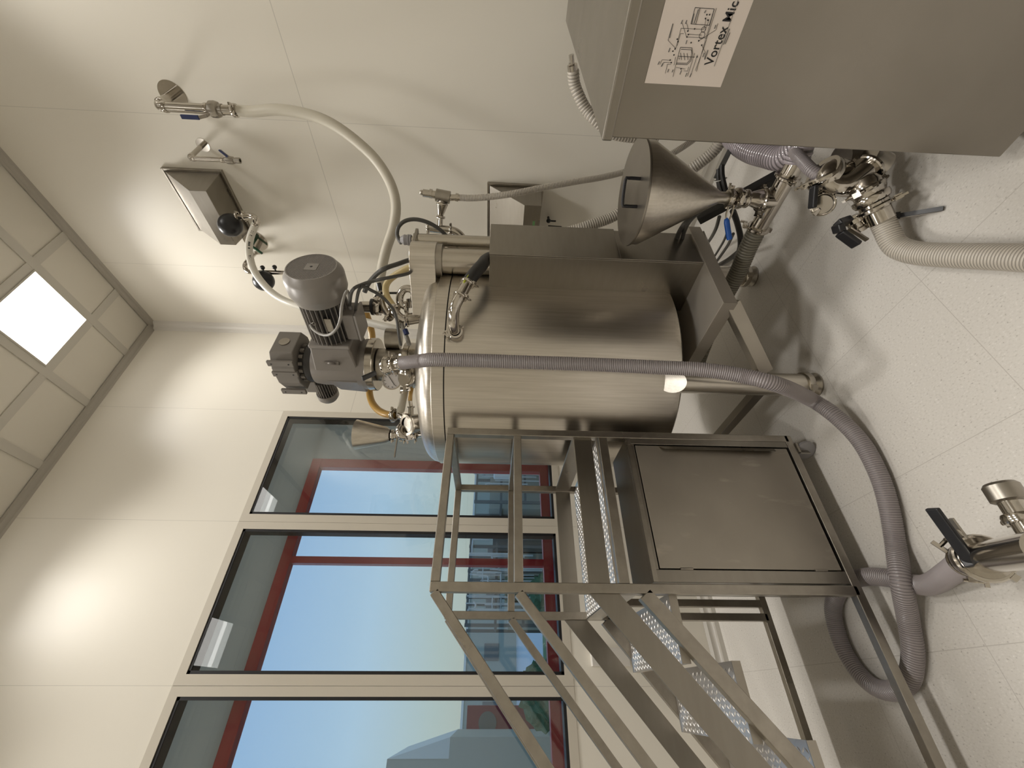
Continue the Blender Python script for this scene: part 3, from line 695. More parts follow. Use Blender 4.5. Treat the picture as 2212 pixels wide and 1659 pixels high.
# ------------------------------------------------------------------ cables
def cable(name, P, r_, m_, lab, cat='cable', seg=10, step=.015, **k):
    bm = newbm(); tube(bm, P, r_, seg, step, **k); o = obj(name, bm, m_, None, origin=Vector(P[0])); tag(o, lab, cat); return o
def cz(px, py, D): return hit(580+px/7.9, 520+py/7.9, D=D)
gl_ = tb+mdir*.125+V(0,0,-.04)
cable('motor_cable', [gl_, cz(1350,860,2.45), cz(1290,960,2.42), cz(1250,1120,2.42), cz(1225,1350,2.44), cz(1150,1520,2.46), cz(1020,1608,2.50), cz(880,1590,2.54), cz(760,1510,2.60), cz(720,1440,2.66)], .0085, 'cable_l', 'light grey cable looping round the big finned motor')
cable('power_cable', [cz(1640,880,2.56), cz(1700,740,2.55), cz(1850,565,2.52), cz(2000,468,2.50), cz(2212,395,2.60), hit(884,562,D=2.66), hit(905,560,D=2.80)], .014, 'cable', 'thick dark grey cable arching from motor to lifting arm')
cable('power_cable', [gl_+V(0,0,.002), cz(1430,850,2.44), cz(1600,745,2.46), cz(1800,685,2.48), cz(2000,640,2.48), hit(878,592,D=2.58), hit(890,585,D=2.68), hit(905,580,D=2.8)], .010, 'cable', 'thin dark grey cable from terminal box to lifting arm')
cable('power_cable', [tb+V(.02,-.05,-.05), cz(1560,812,2.46), cz(1760,850,2.50), cz(1950,970,2.55), cz(2120,1160,2.62), hit(857,690,D=2.66), hit(862,725,D=2.70), hit(866,745,D=2.76)], .0095, 'cable', 'dark cable hanging from motor to the lid flange')
gt = V(-1.262,-2.2,2.515)
cable('rod_cable', [gt, hit(866,524,D=2.94), hit(858,508,D=2.96), hit(861,490,D=2.97), hit(876,477,D=2.98), hit(900,474,D=2.99), hit(930,483,D=3.0), hit(957,502,D=3.02), hit(972,522,D=3.05), hit(975,538,D=3.08), hit(966,550,D=3.1), hit(955,556,D=3.12)], .0135, 'cable', 'thick dark cable looping from the top of the guide rod')

# ------------------------------------------------------------------ hoses
def ribhose(name, P, r_, m_, lab, pitch=.009, rh=.0022, seg=18, groove=.55, cat='hose'):
    bm = newbm(); tube(bm, P, r_, seg, rib=pitch, ribh=rh); o = obj(name, bm, m_, None, origin=Vector(P[0])); tag(o, lab, cat)
    base = o.data.materials[0]; k = base.name + '_groove'
    if k not in M:
        c = bsdf(base).inputs['Base Color'].default_value; M[k] = mat(k, (c[0]*groove, c[1]*groove, c[2]*groove), .4)
    o.data.materials.append(M[k]); return o
# valve assembly at the hose top on the lid
vp = hit(837, 790, D=2.56)
t = thing('lid_inlet_valve', 'shiny round inlet valve with black lever on the front of the tank lid', 'valve', vp)
hd_ = (hit(880,782,D=2.50)-vp).normalized()
bm = newbm(); ball(bm, vp, .058, 24, .8, hd_); torus(bm, vp, hd_, .052, .009, 28, 8); obj('valve_body', bm, 'chrome', t)
bm = newbm(); cyl(bm, vp+hd_*.03, vp+hd_*.12, .036, 24); obj('hose_tail', bm, 'pipe', t)
clamp(t, vp+hd_*.055, hd_, .046, side=(.5,-.5,0)); clamp(t, vp+hd_*.105, hd_, .040, .014, side=(-.5,.5,.2))
bm = newbm(); tube(bm, [vp, vp.lerp(V(AX.x-.28, AX.y-.30, dome_z(.40)+.10), .6), V(AX.x-.28, AX.y-.30, dome_z(.40)+.05), V(AX.x-.28, AX.y-.30, dome_z(.40)-.02)], .034, 20, .02); obj('valve_pipe', bm, 'pipe', t)
bm = newbm(); lv = hit(812, 805, D=2.53); le = hit(782, 818, D=2.47); beam(bm, lv, le, .03, .016); obj('lever', bm, 'black', t, False, .004)
FH = [vp+hd_*.10, hit(885,782,D=2.45), hit(912,779,D=2.385), hit(942,777,D=2.32), hit(1040,779,D=2.30), hit(1150,783,D=2.285), hit(1300,788,D=2.26), hit(1430,794,D=2.20), hit(1520,799,D=2.13), hit(1600,811,D=2.06), hit(1680,831,D=1.99)]
FH += [hit(1750,862,Z=.17), hit(1805,899,Z=.10), hit(1860,955,Z=.055), hit(1900,1030,Z=.045), hit(1921,1100,Z=.045), hit(1935,1180,Z=.046), hit(1947,1260,Z=.10), hit(1962,1340,Z=.055), hit(1972,1410,Z=.046), hit(1962,1468,Z=.045), hit(1925,1492,Z=.045), hit(1880,1478,Z=.045), hit(1838,1430,Z=.045), hit(1810,1370,Z=.045), hit(1800,1310,Z=.045), hit(1822,1262,Z=.045), hit(1872,1246,Z=.045), hit(1930,1250,Z=.042), hit(1975,1262,Z=.045), hit(2010,1262,Z=.06), hit(2050,1238,Z=.12), hit(2085,1212,Z=.20)]
ribhose('transfer_hose', FH, .0375, 'hose_g', 'long clear grey ribbed hose from tank lid looping on the floor', .010, .0022, 20)
# white hose from the wall valve
wall_hose_r = .038
p1 = V(-.235, -2.544, 4.385)
def at1(x): return hit(x, 242, Y=-2.544)
PV = [at1(500), at1(530)]
WH = [V(-.235,-2.544, at1(512).z), V(-.240,-2.544, at1(545).z), hit(600,237,D=3.66), hit(660,246,D=3.64), hit(710,264,D=3.62), hit(760,297,D=3.60), hit(810,343,D=3.58), hit(842,393,D=3.55), hit(855,440,D=3.52), hit(850,490,D=3.48), hit(834,540,D=3.44), hit(823,590,D=3.40), hit(818,628,D=3.36), hit(819,655,D=3.33)]
cable('wall_supply_hose', WH, wall_hose_r, 'hose_w', 'thick milky hose hanging from high wall valve to the tank lid', 'hose', 20, .03)
# wall pipe with ball valve (large)
def wall_valve(name, lab, py, pz, px, rp, disc_r, z_valve, z_end, lever_pts, hose_tail):
    t = thing(name, lab, 'pipe', V(0, py, pz), 'wall pipes with ball valves')
    bm = newbm(); lathe(bm, [(0,0),(disc_r,0),(disc_r,.003),(0,.003)], V(0,py,pz), (-1,0,0), 40); obj('wall_rosette', bm, 'chrome', t)
    bm = newbm(); R_ = rp*1.7; P = [V(-.003,py,pz), V(px+R_,py,pz)]
    for i in range(1, 7):
        a = PI/2*i/6; P.append(V(px+R_-R_*math.sin(a), py, pz-R_+R_*math.cos(a)))
    P.append(V(px, py, z_valve+.03)); pts_ = P
    tube(bm, pts_, rp, 20, .02); obj('bent_pipe', bm, 'pipe', t)
    bm = newbm()
    for z in (pz-R_-.005, z_valve+.055): lathe(bm, [(rp,-.014),(rp*1.18,-.012),(rp*1.22,0),(rp*1.18,.012),(rp,.014)], V(px,py,z), (0,0,1), 24)
    lathe(bm, [(rp,-.014),(rp*1.18,-.012),(rp*1.22,0),(rp*1.18,.012),(rp,.014)], V(px+R_+.01,py,pz), (1,0,0), 24)
    obj('pipe_collar', bm, 'chrome', t)
    bm = newbm(); lathe(bm, [(0,.045),(rp*1.1,.045),(rp*1.1,.03),(rp*1.65,.022),(rp*1.7,-.01),(rp*1.5,-.03),(rp*1.15,-.035),(rp*1.15,-.06),(0,-.06)], V(px,py,z_valve), (0,0,1), 24); vb = obj('ball_valve', bm, 'tube', t)
    a, b, c = lever_pts
    bm = newbm(); cyl(bm, V(px,py,z_valve), a, rp*.35, 12); beam(bm, a, b, .022, .005); obj('lever', bm, 'tube', t, False)
    bm = newbm(); beam(bm, b, c, .030, .014); obj('lever_sleeve', bm, 'navy', t, False, .004, label='navy blue plastic lever sleeve')
    if hose_tail:
        bm = newbm(); cyl(bm, V(px,py,z_valve-.05), V(px,py,z_end-.05), rp*1.0, 24); obj('hose_tail', bm, 'pipe', t)
        clamp(t, V(px,py,z_end+.02), (0,0,1), wall_hose_r*1.02, .03, side=(-1,-.6,0))
    else:
        bm = newbm(); lathe(bm, [(rp*.75,0),(rp*1.25,0),(rp*1.25,-.03),(rp*.75,-.03),(rp*.75,0)], V(px,py,z_valve-.05), (0,0,1), 20); lathe(bm, [(0,-.012),(rp*.75,-.012)], V(px,py,z_valve-.05)); obj('open_end', bm, 'tube', t)
    return t
zv = at1(457).z; ze = at1(510).z
wall_valve('wall_valve_pipe', 'large bent steel wall pipe with ball valve feeding the thick hose', -2.544, 4.40, -.235, .033, .098, zv, ze, (hit(446,250,X=-.29), hit(430,254,X=-.30), hit(391,252,X=-.305)), True)
def at2(x): return hit(x, 348, Y=-2.183)
zv2 = at2(495).z
wall_valve('wall_valve_pipe', 'small bent steel wall pipe with open ball valve above the hooded box', -2.183, 4.368, -.242, .0175, .053, zv2, zv2-.05, (V(-.242,-2.215,zv2), hit(494,340,X=-.242), hit(474,324,X=-.22)), False)

# hooded steel wall boxes
def wall_box(name, lab, y0, y1, zt, zb, d=.30, fz=None, nt_=False):
    fz = fz or zb+.17
    t = thing(name, lab, 'wall box', V(0,(y0+y1)/2,zb), 'hooded boxes on the pipe wall')
    bm = newbm()
    ya, yb = y0+.04, y1-.045; za, zz = zb+.03, fz
    v = [V(-.025,y0+.02,zt-.02), V(-.025,y1-.02,zt-.02), V(-.025,y1-.02,zb+.02), V(-.025,y0+.02,zb+.02), V(-d,ya,zz), V(-d,yb,zz), V(-d,yb,za), V(-d,ya,za)]
    quad_box(bm, [v[0],v[1],v[2],v[3],v[4],v[5],v[6],v[7]]); obj('hood', bm, 'steel_h', t, False, .003)
    bm = newbm(); box(bm, -.03, 0, y0, y1, zt-.02, zt); box(bm, -.03, 0, y0, y1, zb, zb+.02); box(bm, -.03, 0, y0, y0+.02, zb+.02, zt-.02); box(bm, -.03, 0, y1-.02, y1, zb+.02, zt-.02); box(bm, -.01, 0, y0+.02, y1-.02, zb+.02, zt-.02)
    obj('wall_frame', bm, 'tube', t, False, .003)
    return t
wall_box('hooded_wall_box', 'upper hooded steel box high on the pipe wall', -1.985, -1.38, 4.825, 4.306)
wb = wall_box('hooded_wall_box', 'lower hooded steel box on the pipe wall behind the tank column', -1.985, -1.38, 1.985, 1.475, fz=1.652)
bm = newbm(); box(bm, -.302, -.2995, -1.80, -1.70, 1.548, 1.568); obj('label_strip', bm, 'green', wb, False)

# round actuators, white hose etc. on the pipe wall
def dome_valve(name, lab, c, pipe_pts, rp=.024, rot=(-.6,-.7,-.3)):
    t = thing(name, lab, 'valve', c)
    bm = newbm(); a = Vector(rot).normalized(); lathe(bm, [(0,-.055),(.05,-.055),(.085,-.035),(.096,-.008),(.096,.02),(.080,.055),(.045,.078),(0,.085)], c, a, 36); obj('round_actuator', bm, 'black', t)
    bm = newbm(); lathe(bm, [(.02,-.13),(.05,-.12),(.05,-.10),(.035,-.09),(.035,-.07),(.055,-.055),(0,-.055)], c, a, 20); obj('actuator_stem', bm, 'chrome', t)
    bm = newbm(); tube(bm, pipe_pts, rp, 16, .015); obj('valve_pipe', bm, 'chrome', t)
    return t
c1 = hit(498, 487, X=-.42)
e1 = hit(553, 482, X=-.42); 
dv = dome_valve('diaphragm_valve', 'black domed valve with white hose under the upper hooded box', c1, [V(-.27, c1.y+.02, c1.z+.06), hit(515,468,X=-.38), hit(538,466,X=-.42), hit(552,471,X=-.44), e1])
clamp(dv, e1, e1-hit(545,470,X=-.42), .030, .022)
clamp(dv, hit(527,466,X=-.40), (0,0,1), .030, .014); clamp(dv, hit(512,466,X=-.38), (0,0,1), .030, .014)
D1 = math.hypot(e1.x-CP.x, e1.y-CP.y)
wh = [e1, hit(543,506,D=D1), hit(538,530,D=D1), hit(540,556,D=D1-.02), hit(547,580,D=D1-.05), hit(561,604,D=D1-.1), hit(585,630,D=D1-.18), hit(612,648,D=D1-.26), hit(645,660,D=D1-.34), hit(700,672,D=D1-.42), hit(770,690,D=3.35), hit(830,705,D=3.25), hit(862,712,D=3.2)]
o = cable('white_supply_hose', wh, .030, 'hose_ww', 'white hose with dark printed marks curving behind the big motor', 'hose', 18, .03)
bm = newbm(); sp_ = smooth_path(wh[:8], .012)
tocam = (CP-sp_[len(sp_)//2]).normalized()
for i in range(6, len(sp_)-4):
    if (i % 9) in (0, 5, 6, 7) or 26 < i < 44 and i % 3:
        obox(bm, sp_[i]+tocam*.0298, sp_[i+1]-sp_[i], .009, .016, .002, tuple(tocam))
o2 = obj('printed_marks', bm, 'ink', o, False); o2['kind'] = 'stuff'
c2 = hit(570, 607, X=-.42)
q0 = hit(533, 566, X=-.22)
dv2 = dome_valve('diaphragm_valve', 'black domed valve with horizontal pipe left of the white hose', c2, [V(0, q0.y+.05, q0.z+.02), q0, hit(529,575,X=-.26), hit(534,585,X=-.30), hit(548,588,X=-.32), hit(600,589,X=-.32), hit(680,592,X=-.32), hit(740,595,X=-.32)], .022)
bm = newbm(); 
for a, b in ((567,578), (593,577)): ball(bm, hit(a, b, X=-.33), .022, 14); cyl(bm, hit(a, b, X=-.33), hit(a+3, b+10, X=-.32), .008, 10)
obj('small_knob', bm, 'black', dv2)
t = thing('wall_rosette', 'round steel wall plate with dark green bracket behind the white hose', 'wall plate', V(0,-1.275,4.337))
bm = newbm(); lathe(bm, [(0,0),(.115,0),(.115,.003),(0,.003)], V(0,-1.275,4.337), (-1,0,0), 40); obj('plate', bm, 'chrome', t)
bm = newbm(); cyl(bm, V(-.003,-1.275,4.36), V(-.10,-1.275,4.36), .028, 20); beam(bm, V(-.08,-1.275,4.35), hit(567,548,X=-.08), .02, .012); obj('green_bracket', bm, 'dkgreen', t)

# relief valve tee with thin hose
TD = 3.18
t = thing('relief_valve_tee', 'steel relief valve tee on a thin riser behind the guide rod', 'valve', hit(965, 500, D=TD))
def seg_(x, y, D=TD): return hit(x, y, D=D)
bm = newbm(); cyl(bm, seg_(942,421), seg_(972,427), .042, 20); cyl(bm, seg_(957,424), seg_(954,442), .034, 18, .028); obj('tee_body', bm, 'tube', t)
bm = newbm(); cyl(bm, seg_(914,417), seg_(941,421), .026, 18); ball(bm, seg_(911,416), .018, 12); cyl(bm, seg_(928,418), seg_(934,419), .031, 18); obj('relief_valve', bm, 'pipe', t)
bm = newbm(); cyl(bm, seg_(972,427), seg_(994,427), .022, 16); cyl(bm, seg_(984,426), seg_(990,427), .027, 16); obj('hose_tail', bm, 'pipe', t)
bm = newbm(); cyl(bm, seg_(955,443), seg_(952,466), .038, 18, .018); cyl(bm, seg_(952,466), seg_(950,494), .018, 16); obj('riser_cone', bm, 'chrome', t)
clamp(t, seg_(955,441), seg_(955,441)-seg_(953,460), .034, .018); clamp(t, seg_(952,469), seg_(952,469)-seg_(951,480), .026, .018)
bm = newbm(); tube(bm, [seg_(924,492), seg_(945,495), seg_(968,497), seg_(984,501), seg_(996,511), seg_(1001,524), seg_(1000,545)], .030, 18, .015); obj('elbow_pipe', bm, 'pipe', t)
clamp(t, seg_(974,498), seg_(974,498)-seg_(964,497), .034, .016, side=(0,-.3,1)); clamp(t, seg_(925,492), (0,0,1), .034, .016, side=(-1,.5,0))
bm = newbm(); cyl(bm, seg_(1000,538), seg_(1003,556), .045, 18); obj('lower_fitting', bm, 'chrome', t)
ribhose('thin_relief_hose', [seg_(992,427), seg_(1020,428), seg_(1060,425), seg_(1110,418), seg_(1170,406, 3.22), seg_(1240,393, 3.26), seg_(1310,381, 3.3), seg_(1380,362, 3.34), seg_(1440,338, 3.38), seg_(1500,300, 3.42), seg_(1545,255,3.5)], .021, 'hose_b', 'thin beige ribbed hose running across the lower hooded box', .011, .0015, 14)
ribhose('drain_hose', [seg_(1000,556,3.3), seg_(1060,548,3.3), seg_(1130,530,3.3), seg_(1200,508,3.25), seg_(1260,491,3.2), seg_(1320,470,3.2), seg_(1370,440,3.2), seg_(1430,405,3.15), seg_(1480,375,3.1), seg_(1540,328,3.05), seg_(1570,280,3.0)], .036, 'hose_b', 'medium ribbed hose sloping down behind the funnel', .016, .003, 16)

# lid fittings around the drive
def onlid(dx, dy): return V(AX.x+dx, AX.y+dy, dome_z(math.hypot(dx, dy)))
t = thing('lid_manifold', 'cluster of polished clamped pipes and valves on the right of the lid', 'pipe manifold', onlid(.18, -.28)); man = t
for i, (x0, y0, x1, y1, r_) in enumerate(((905,690,878,688,.036), (880,640,872,672,.028), (868,650,858,640,.024))):
    pass
b0 = onlid(.14, -.36)
bm = newbm(); cyl(bm, b0-V(0,0,.02), hit(880,690,D=2.86), .040, 20); obj('lid_stub', bm, 'pipe', man)
bm = newbm(); tube(bm, [hit(890,690,D=2.86), hit(878,690,D=2.86), hit(868,688,D=2.86), hit(858,680,D=2.86), hit(852,668,D=2.88)], .030, 18, .012); obj('bent_pipe', bm, 'chrome', man)
bm = newbm(); tube(bm, [hit(876,662,D=2.9), hit(865,655,D=2.9), hit(864,640,D=2.9), hit(872,626,D=2.9), hit(885,624,D=2.9), hit(896,632,D=2.9), hit(900,646,D=2.9)], .026, 18, .012); obj('bent_pipe', bm, 'chrome', man)
bm = newbm(); cyl(bm, hit(893,665,D=2.9), hit(900,610,D=2.9), .034, 18, .022); cyl(bm, hit(893,665,D=2.9), hit(891,645,D=2.9), .042, 18); obj('upright_reducer', bm, 'chrome', man)
bm = newbm(); tube(bm, [hit(845,690,D=2.92), hit(830,668,D=2.95), hit(823,648,D=2.98)], .022, 16, .012); obj('bent_pipe', bm, 'pipe', man)
bm = newbm(); cyl(bm, hit(783,663,D=3.0), hit(806,663,D=3.0), .040, 20); cyl(bm, hit(806,663,D=3.0), hit(852,678,D=2.95), .026, 18); obj('horizontal_stub', bm, 'chrome', man)
bm = newbm(); cyl(bm, hit(803,663,D=2.98), hit(808,663,D=2.98), .058, 20); obj('seal_ring', bm, 'black', man)
clamp(man, hit(816,663,D=2.98), hit(830,666,D=2.98)-hit(816,663,D=2.98), .050, .045); clamp(man, hit(880,690,D=2.86), (0,0,1), .044, .02, side=(-1,-.3,0)); clamp(man, hit(878,664,D=2.9), (0,0,1), .036, .018)
clamp(man, hit(852,668,D=2.88), hit(852,668,D=2.88)-hit(858,680,D=2.86), .036, .018); clamp(man, hit(838,684,D=2.92), (0.3,-.3,.6), .034, .018); clamp(man, hit(862,700,D=2.86), (0,0,1), .036, .018, side=(-1,0,.2)); clamp(man, hit(892,646,D=2.9), (0,0,1), .040, .018)
bm = newbm(); beam(bm, hit(822,633,D=3.02), hit(858,633,D=3.02), .006, .018); cyl(bm, hit(818,612,D=3.04), hit(822,628,D=3.03), .018, 12); beam(bm, hit(811,640,D=3.0), hit(820,648,D=3.0), .05, .03); obj('black_lever', bm, 'black', man, False)
bm = newbm(); tube(bm, [hit(868,700,D=2.84), hit(873,715,D=2.8), hit(880,732,D=2.78), hit(884,745,D=2.76)], .014, 12, .012); obj('blue_tipped_tube', bm, 'cable_l', man)
bm = newbm(); tube(bm, [hit(875,712,D=2.78), hit(879,722,D=2.77)], .017, 10, .01); obj('blue_band', bm, 'navy', man)
cable('amber_hose', [hit(905,574,D=2.95), hit(880,580,D=2.97), hit(858,592,D=2.99), hit(840,606,D=3.0), hit(833,622,D=3.0), hit(836,640,D=2.98), hit(845,655,D=2.96), hit(858,672,D=2.92)], .023, 'hose_y2', 'pale amber hose bending down to the lid fittings behind the arm', 'hose', 16)
cable('amber_hose', [hit(785,655,D=3.3), hit(792,680,D=3.35), hit(800,705,D=3.4), hit(804,730,D=3.4), hit(803,770,D=3.4), hit(799,815,D=3.35), hit(798,846,D=3.3), hit(803,868,D=3.25), hit(815,884,D=3.2), hit(830,893,D=3.15), hit(848,898,D=3.1)], .027, 'hose_y', 'amber yellow hose curving behind the drive towards the small hopper', 'hose', 16)
cable('milky_lid_hose', [hit(890,770,D=3.3), hit(880,820,D=3.25), hit(873,850,D=3.2), hit(866,885,D=3.12), hit(864,896,D=3.1)], .029, 'hose_w', 'short milky hose crossing the lid beside the pressure gauge', 'hose', 16)
cable('amber_hose', [hit(900,780,D=3.2), hit(893,820,D=3.2), hit(887,850,D=3.16), hit(886,866,D=3.15)], .016, 'hose_y', 'thin amber hose close above the dome edge', 'hose', 14)

# pressure gauge
gc_ = hit(846, 822, D=2.66); gd = V(CP.x-gc_.x, CP.y-gc_.y, -.25).normalized()
t = thing('pressure_gauge', 'round pressure gauge with pale dial on the tank lid', 'gauge', gc_)
bm = newbm(); lathe(bm, [(0,-.03),(.056,-.03),(.060,-.02),(.060,.006),(.053,.008),(.053,0),(0,0)], gc_, gd, 36); obj('gauge_case', bm, 'pipe', t)
bm = newbm(); lathe(bm, [(0,.001),(.0525,.001),(.0525,.003),(0,.003)], gc_, gd, 36); dl_ = obj('dial', bm, 'dial', t)
ga, gs, gt2 = frame_of(gd)
bm = newbm(); beam(bm, gc_+gd*.005-gs*.030+gt2*.02, gc_+gd*.005+gs*.030-gt2*.02, .003, .002, tuple(gd)); obj('needle', bm, 'ink', dl_, False)
bm = newbm()
for k in range(9):
    a = math.radians(-130+32.5*k); p = gc_+gd*.004+(gs*math.sin(a)+gt2*math.cos(a))*.042; obox(bm, p, gs*math.sin(a)+gt2*math.cos(a), .008, .003, .001, tuple(gd))
obj('dial_ticks', bm, 'ink', dl_, False)
bm = newbm(); cyl(bm, gc_+V(.0,0,-.058), gc_+V(.02,.03,-.17), .014, 12); obj('gauge_stem', bm, 'pipe', t)
# bulky clamp beside the gauge
t = thing('lid_port', 'short clamped steel port on the lid front below the gauge', 'port', hit(885, 815, D=2.62))
pa, pb = hit(873, 812, D=2.62), hit(893, 815, D=2.68)
bm = newbm(); cyl(bm, pa, pb, .060, 28); obj('port_body', bm, 'pipe', t); clamp(t, pa.lerp(pb, .3), pb-pa, .060, .03, side=(-.6,.2,.1))

# small hopper at the left of the lid
HB = hit(838, 940, D=3.05); HT = HB + V(0,0,.235)
t = thing('small_hopper', 'small conical steel hopper with valve at the left edge of the lid', 'hopper', HB+V(0,0,-.16))
bm = newbm(); lathe(bm, [(.042,-.015),(.060,.012),(.108,.225),(.106,.225),(.058,.012),(.0,.008)], HB, (0,0,1), 40); obj('hopper_cone', bm, 'steel_v', t)
bm = newbm(); lathe(bm, [(0,0),(.022,0),(.022,-.04),(.03,-.04),(.03,-.06),(.022,-.06),(.022,-.13),(0,-.13)], HB, (0,0,1), 20); obj('hopper_neck', bm, 'chrome', t)
clamp(t, HB+V(0,0,-.035), (0,0,1), .030, .02, side=(-.5,.3,0)); clamp(t, HB+V(0,0,-.095), (0,0,1), .032, .02, side=(.5,-.3,0)); clamp(t, HB+V(0,0,-.12), (0,0,1), .030, .018, side=(-.5,.5,0))
bm = newbm(); hv = HB+V(0,0,-.07); beam(bm, hv, hit(852, 988, D=3.02), .020, .008); obj('valve_lever', bm, 'tube', t, False)
bm = newbm(); tube(bm, [hit(868,940,D=3.05), hit(885,941,D=3.05), hit(900,938,D=3.03), hit(915,936,D=3.0)], .026, 16, .015); obj('lower_pipe', bm, 'pipe', t)
t = thing('lid_elbow_port', 'S-shaped polished elbow with thick clamped port on the left of the lid', 'pipe', hit(890, 920, D=2.98))
bm = newbm(); tube(bm, [hit(862,897,D=3.08), hit(872,903,D=3.04), hit(874,914,D=3.0), hit(866,922,D=2.98), hit(862,932,D=2.96), hit(868,941,D=2.96), hit(880,942,D=2.98)], .026, 18, .012); obj('s_elbow', bm, 'chrome', t)
pa, pb = hit(880, 918, D=2.92), hit(902, 914, D=2.98)
bm = newbm(); cyl(bm, pa, pb, .066, 32); obj('port_body', bm, 'pipe', t); clamp(t, pa, pb-pa, .068, .022, side=(-.3,.6,-.6))
clamp(t, hit(850,898,D=3.1), hit(850,898,D=3.1)-hit(862,897,D=3.08), .034, .03); clamp(t, hit(898,940,D=3.02), (0,0,1), .030, .018, side=(-.5,.5,0))
t = thing('lid_sampling_valve', 'thin upright sampling valve on the left of the lid', 'valve', hit(900, 880, D=3.12))
bm = newbm(); cyl(bm, hit(886,866,D=3.15), hit(888,878,D=3.15), .014, 14); cyl(bm, hit(880,879,D=3.15), hit(896,879,D=3.15), .006, 10); cyl(bm, hit(884,880,D=3.15), hit(884,896,D=3.13), .008, 12); cyl(bm, hit(890,880,D=3.15), hit(890,898,D=3.13), .012, 12); obj('valve_body', bm, 'chrome', t)

# ------------------------------------------------------------------ funnel on pump line
FX, FYY = -1.500, -2.705
t = thing('powder_funnel', 'large steel powder funnel with lid on the suction pipe beside the column', 'funnel', V(FX, FYY, .62))
bm = newbm(); lathe(bm, [(.030,.60),(.030,.655),(.262,1.085),(.262,1.135),(.257,1.135),(.257,1.087),(.026,.655),(.026,.60)], V(FX,FYY,0), (0,0,1), 64); obj('funnel_cone', bm, 'steel_v', t)
bm = newbm(); lathe(bm, [(.255,1.128),(.270,1.128),(.272,1.134),(.270,1.140),(0,1.144),(0,1.138),(.255,1.134)], V(FX,FYY,0), (0,0,1), 64); ld = obj('funnel_lid', bm, 'steel_p', t)
bm = newbm(); ha = hit(1383,386,Z=1.143); hb = hit(1375,446,Z=1.143); up_ = V(0,0,.075)
tube(bm, [ha-V(0,0,.003), ha+up_*.8, ha.lerp(hb,.08)+up_, ha.lerp(hb,.92)+up_, hb+up_*.8, hb-V(0,0,.003)], .0085, 10, .01)
obj('lid_handle', bm, 'black', ld)
bm = newbm(); lathe(bm, [(.030,0),(.030,-.02),(.045,-.02),(.048,-.028),(.045,-.036),(.030,-.036),(.030,-.10),(.044,-.10),(.046,-.115),(.044,-.125),(.030,-.125)], V(FX,FYY,.62), (0,0,1), 28); obj('butterfly_valve', bm, 'chrome', t)
clamp(t, V(FX,FYY,.60), (0,0,1), .040, .02, side=(.3,-.8,0)); clamp(t, V(FX,FYY,.555), (0,0,1), .046, .03, side=(-.8,-.3,0)); clamp(t, V(FX,FYY,.505), (0,0,1), .040, .02, side=(.5,.5,0))
bm = newbm(); lathe(bm, [(.030,.495),(.055,.425),(.055,.41),(.030,.41)], V(FX,FYY,0), (0,0,1), 28); obj('reducer_cone', bm, 'chrome', t)
bm = newbm(); ba = V(FX-.03,FYY+.02,.585); bb = hit(1570,480,D=math.hypot(FX-CP.x,FYY-CP.y)-.02); be = hit(1576,517,D=math.hypot(FX-CP.x,FYY-CP.y)-.02)
for s in (-1, 1): tube(bm, [ba+V(0,0,.012*s), bb.lerp(ba,.5)+V(0,0,.016*s), bb+V(0,0,.006*s)], .005, 8, .02)
obj('lever_arms', bm, 'pipe', t)
bm = newbm(); tube(bm, [bb.lerp(ba,.15), bb, be], .015, 16, .01); obj('blue_grip', bm, 'blue', t)
# T piece and suction pipe
t = thing('suction_tee', 'polished steel tee pipe on the floor line under the funnel', 'pipe', V(FX, FYY, .30))
TZ = .345
bm = newbm(); cyl(bm, V(FX,FYY-.22,TZ), V(FX,FYY+.20,TZ), .047, 32); cyl(bm, V(FX,FYY,TZ), V(FX,FYY,TZ+.085), .048, 28); obj('tee_body', bm, 'chrome', t)
clamp(t, V(FX,FYY,TZ+.075), (0,0,1), .055, .018, side=(-.5,.8,0)); clamp(t, V(FX,FYY+.17,TZ), (0,1,0), .054, .022, side=(.3,0,1)); clamp(t, V(FX,FYY-.13,TZ), (0,1,0), .054, .022, side=(-.9,0,-.2))
ribhose('suction_hose', [V(FX,FYY+.19,TZ), V(FX-.005,FYY+.30,TZ-.005), V(FX-.02,FYY+.48,TZ-.02), V(FX-.05,FYY+.70,TZ-.01), V(-1.66,-1.72,TZ+.02), V(-1.74,-1.5,.37)], .050, mat('dull_grey_hose', (.20,.185,.145), .45), 'dark grey-green ribbed hose from the tee to below the tank', .017, .003, 20)
ribhose('clear_spiral_hose', [V(FX,FYY-.20,TZ), V(FX+.02,FYY-.27,TZ+.01), hit(1690,341,Z=.37), hit(1655,336,Z=.39), hit(1620,326,Z=.41), hit(1590,306,Z=.42), hit(1560,270,Z=.42), hit(1545,230,Z=.42)], .058, mat('clear_lilac_hose', (.40,.355,.375), .14), 'wide clear lilac spiral hose with glossy highlights beside the cabinet', .020, .0035, 22, .35)

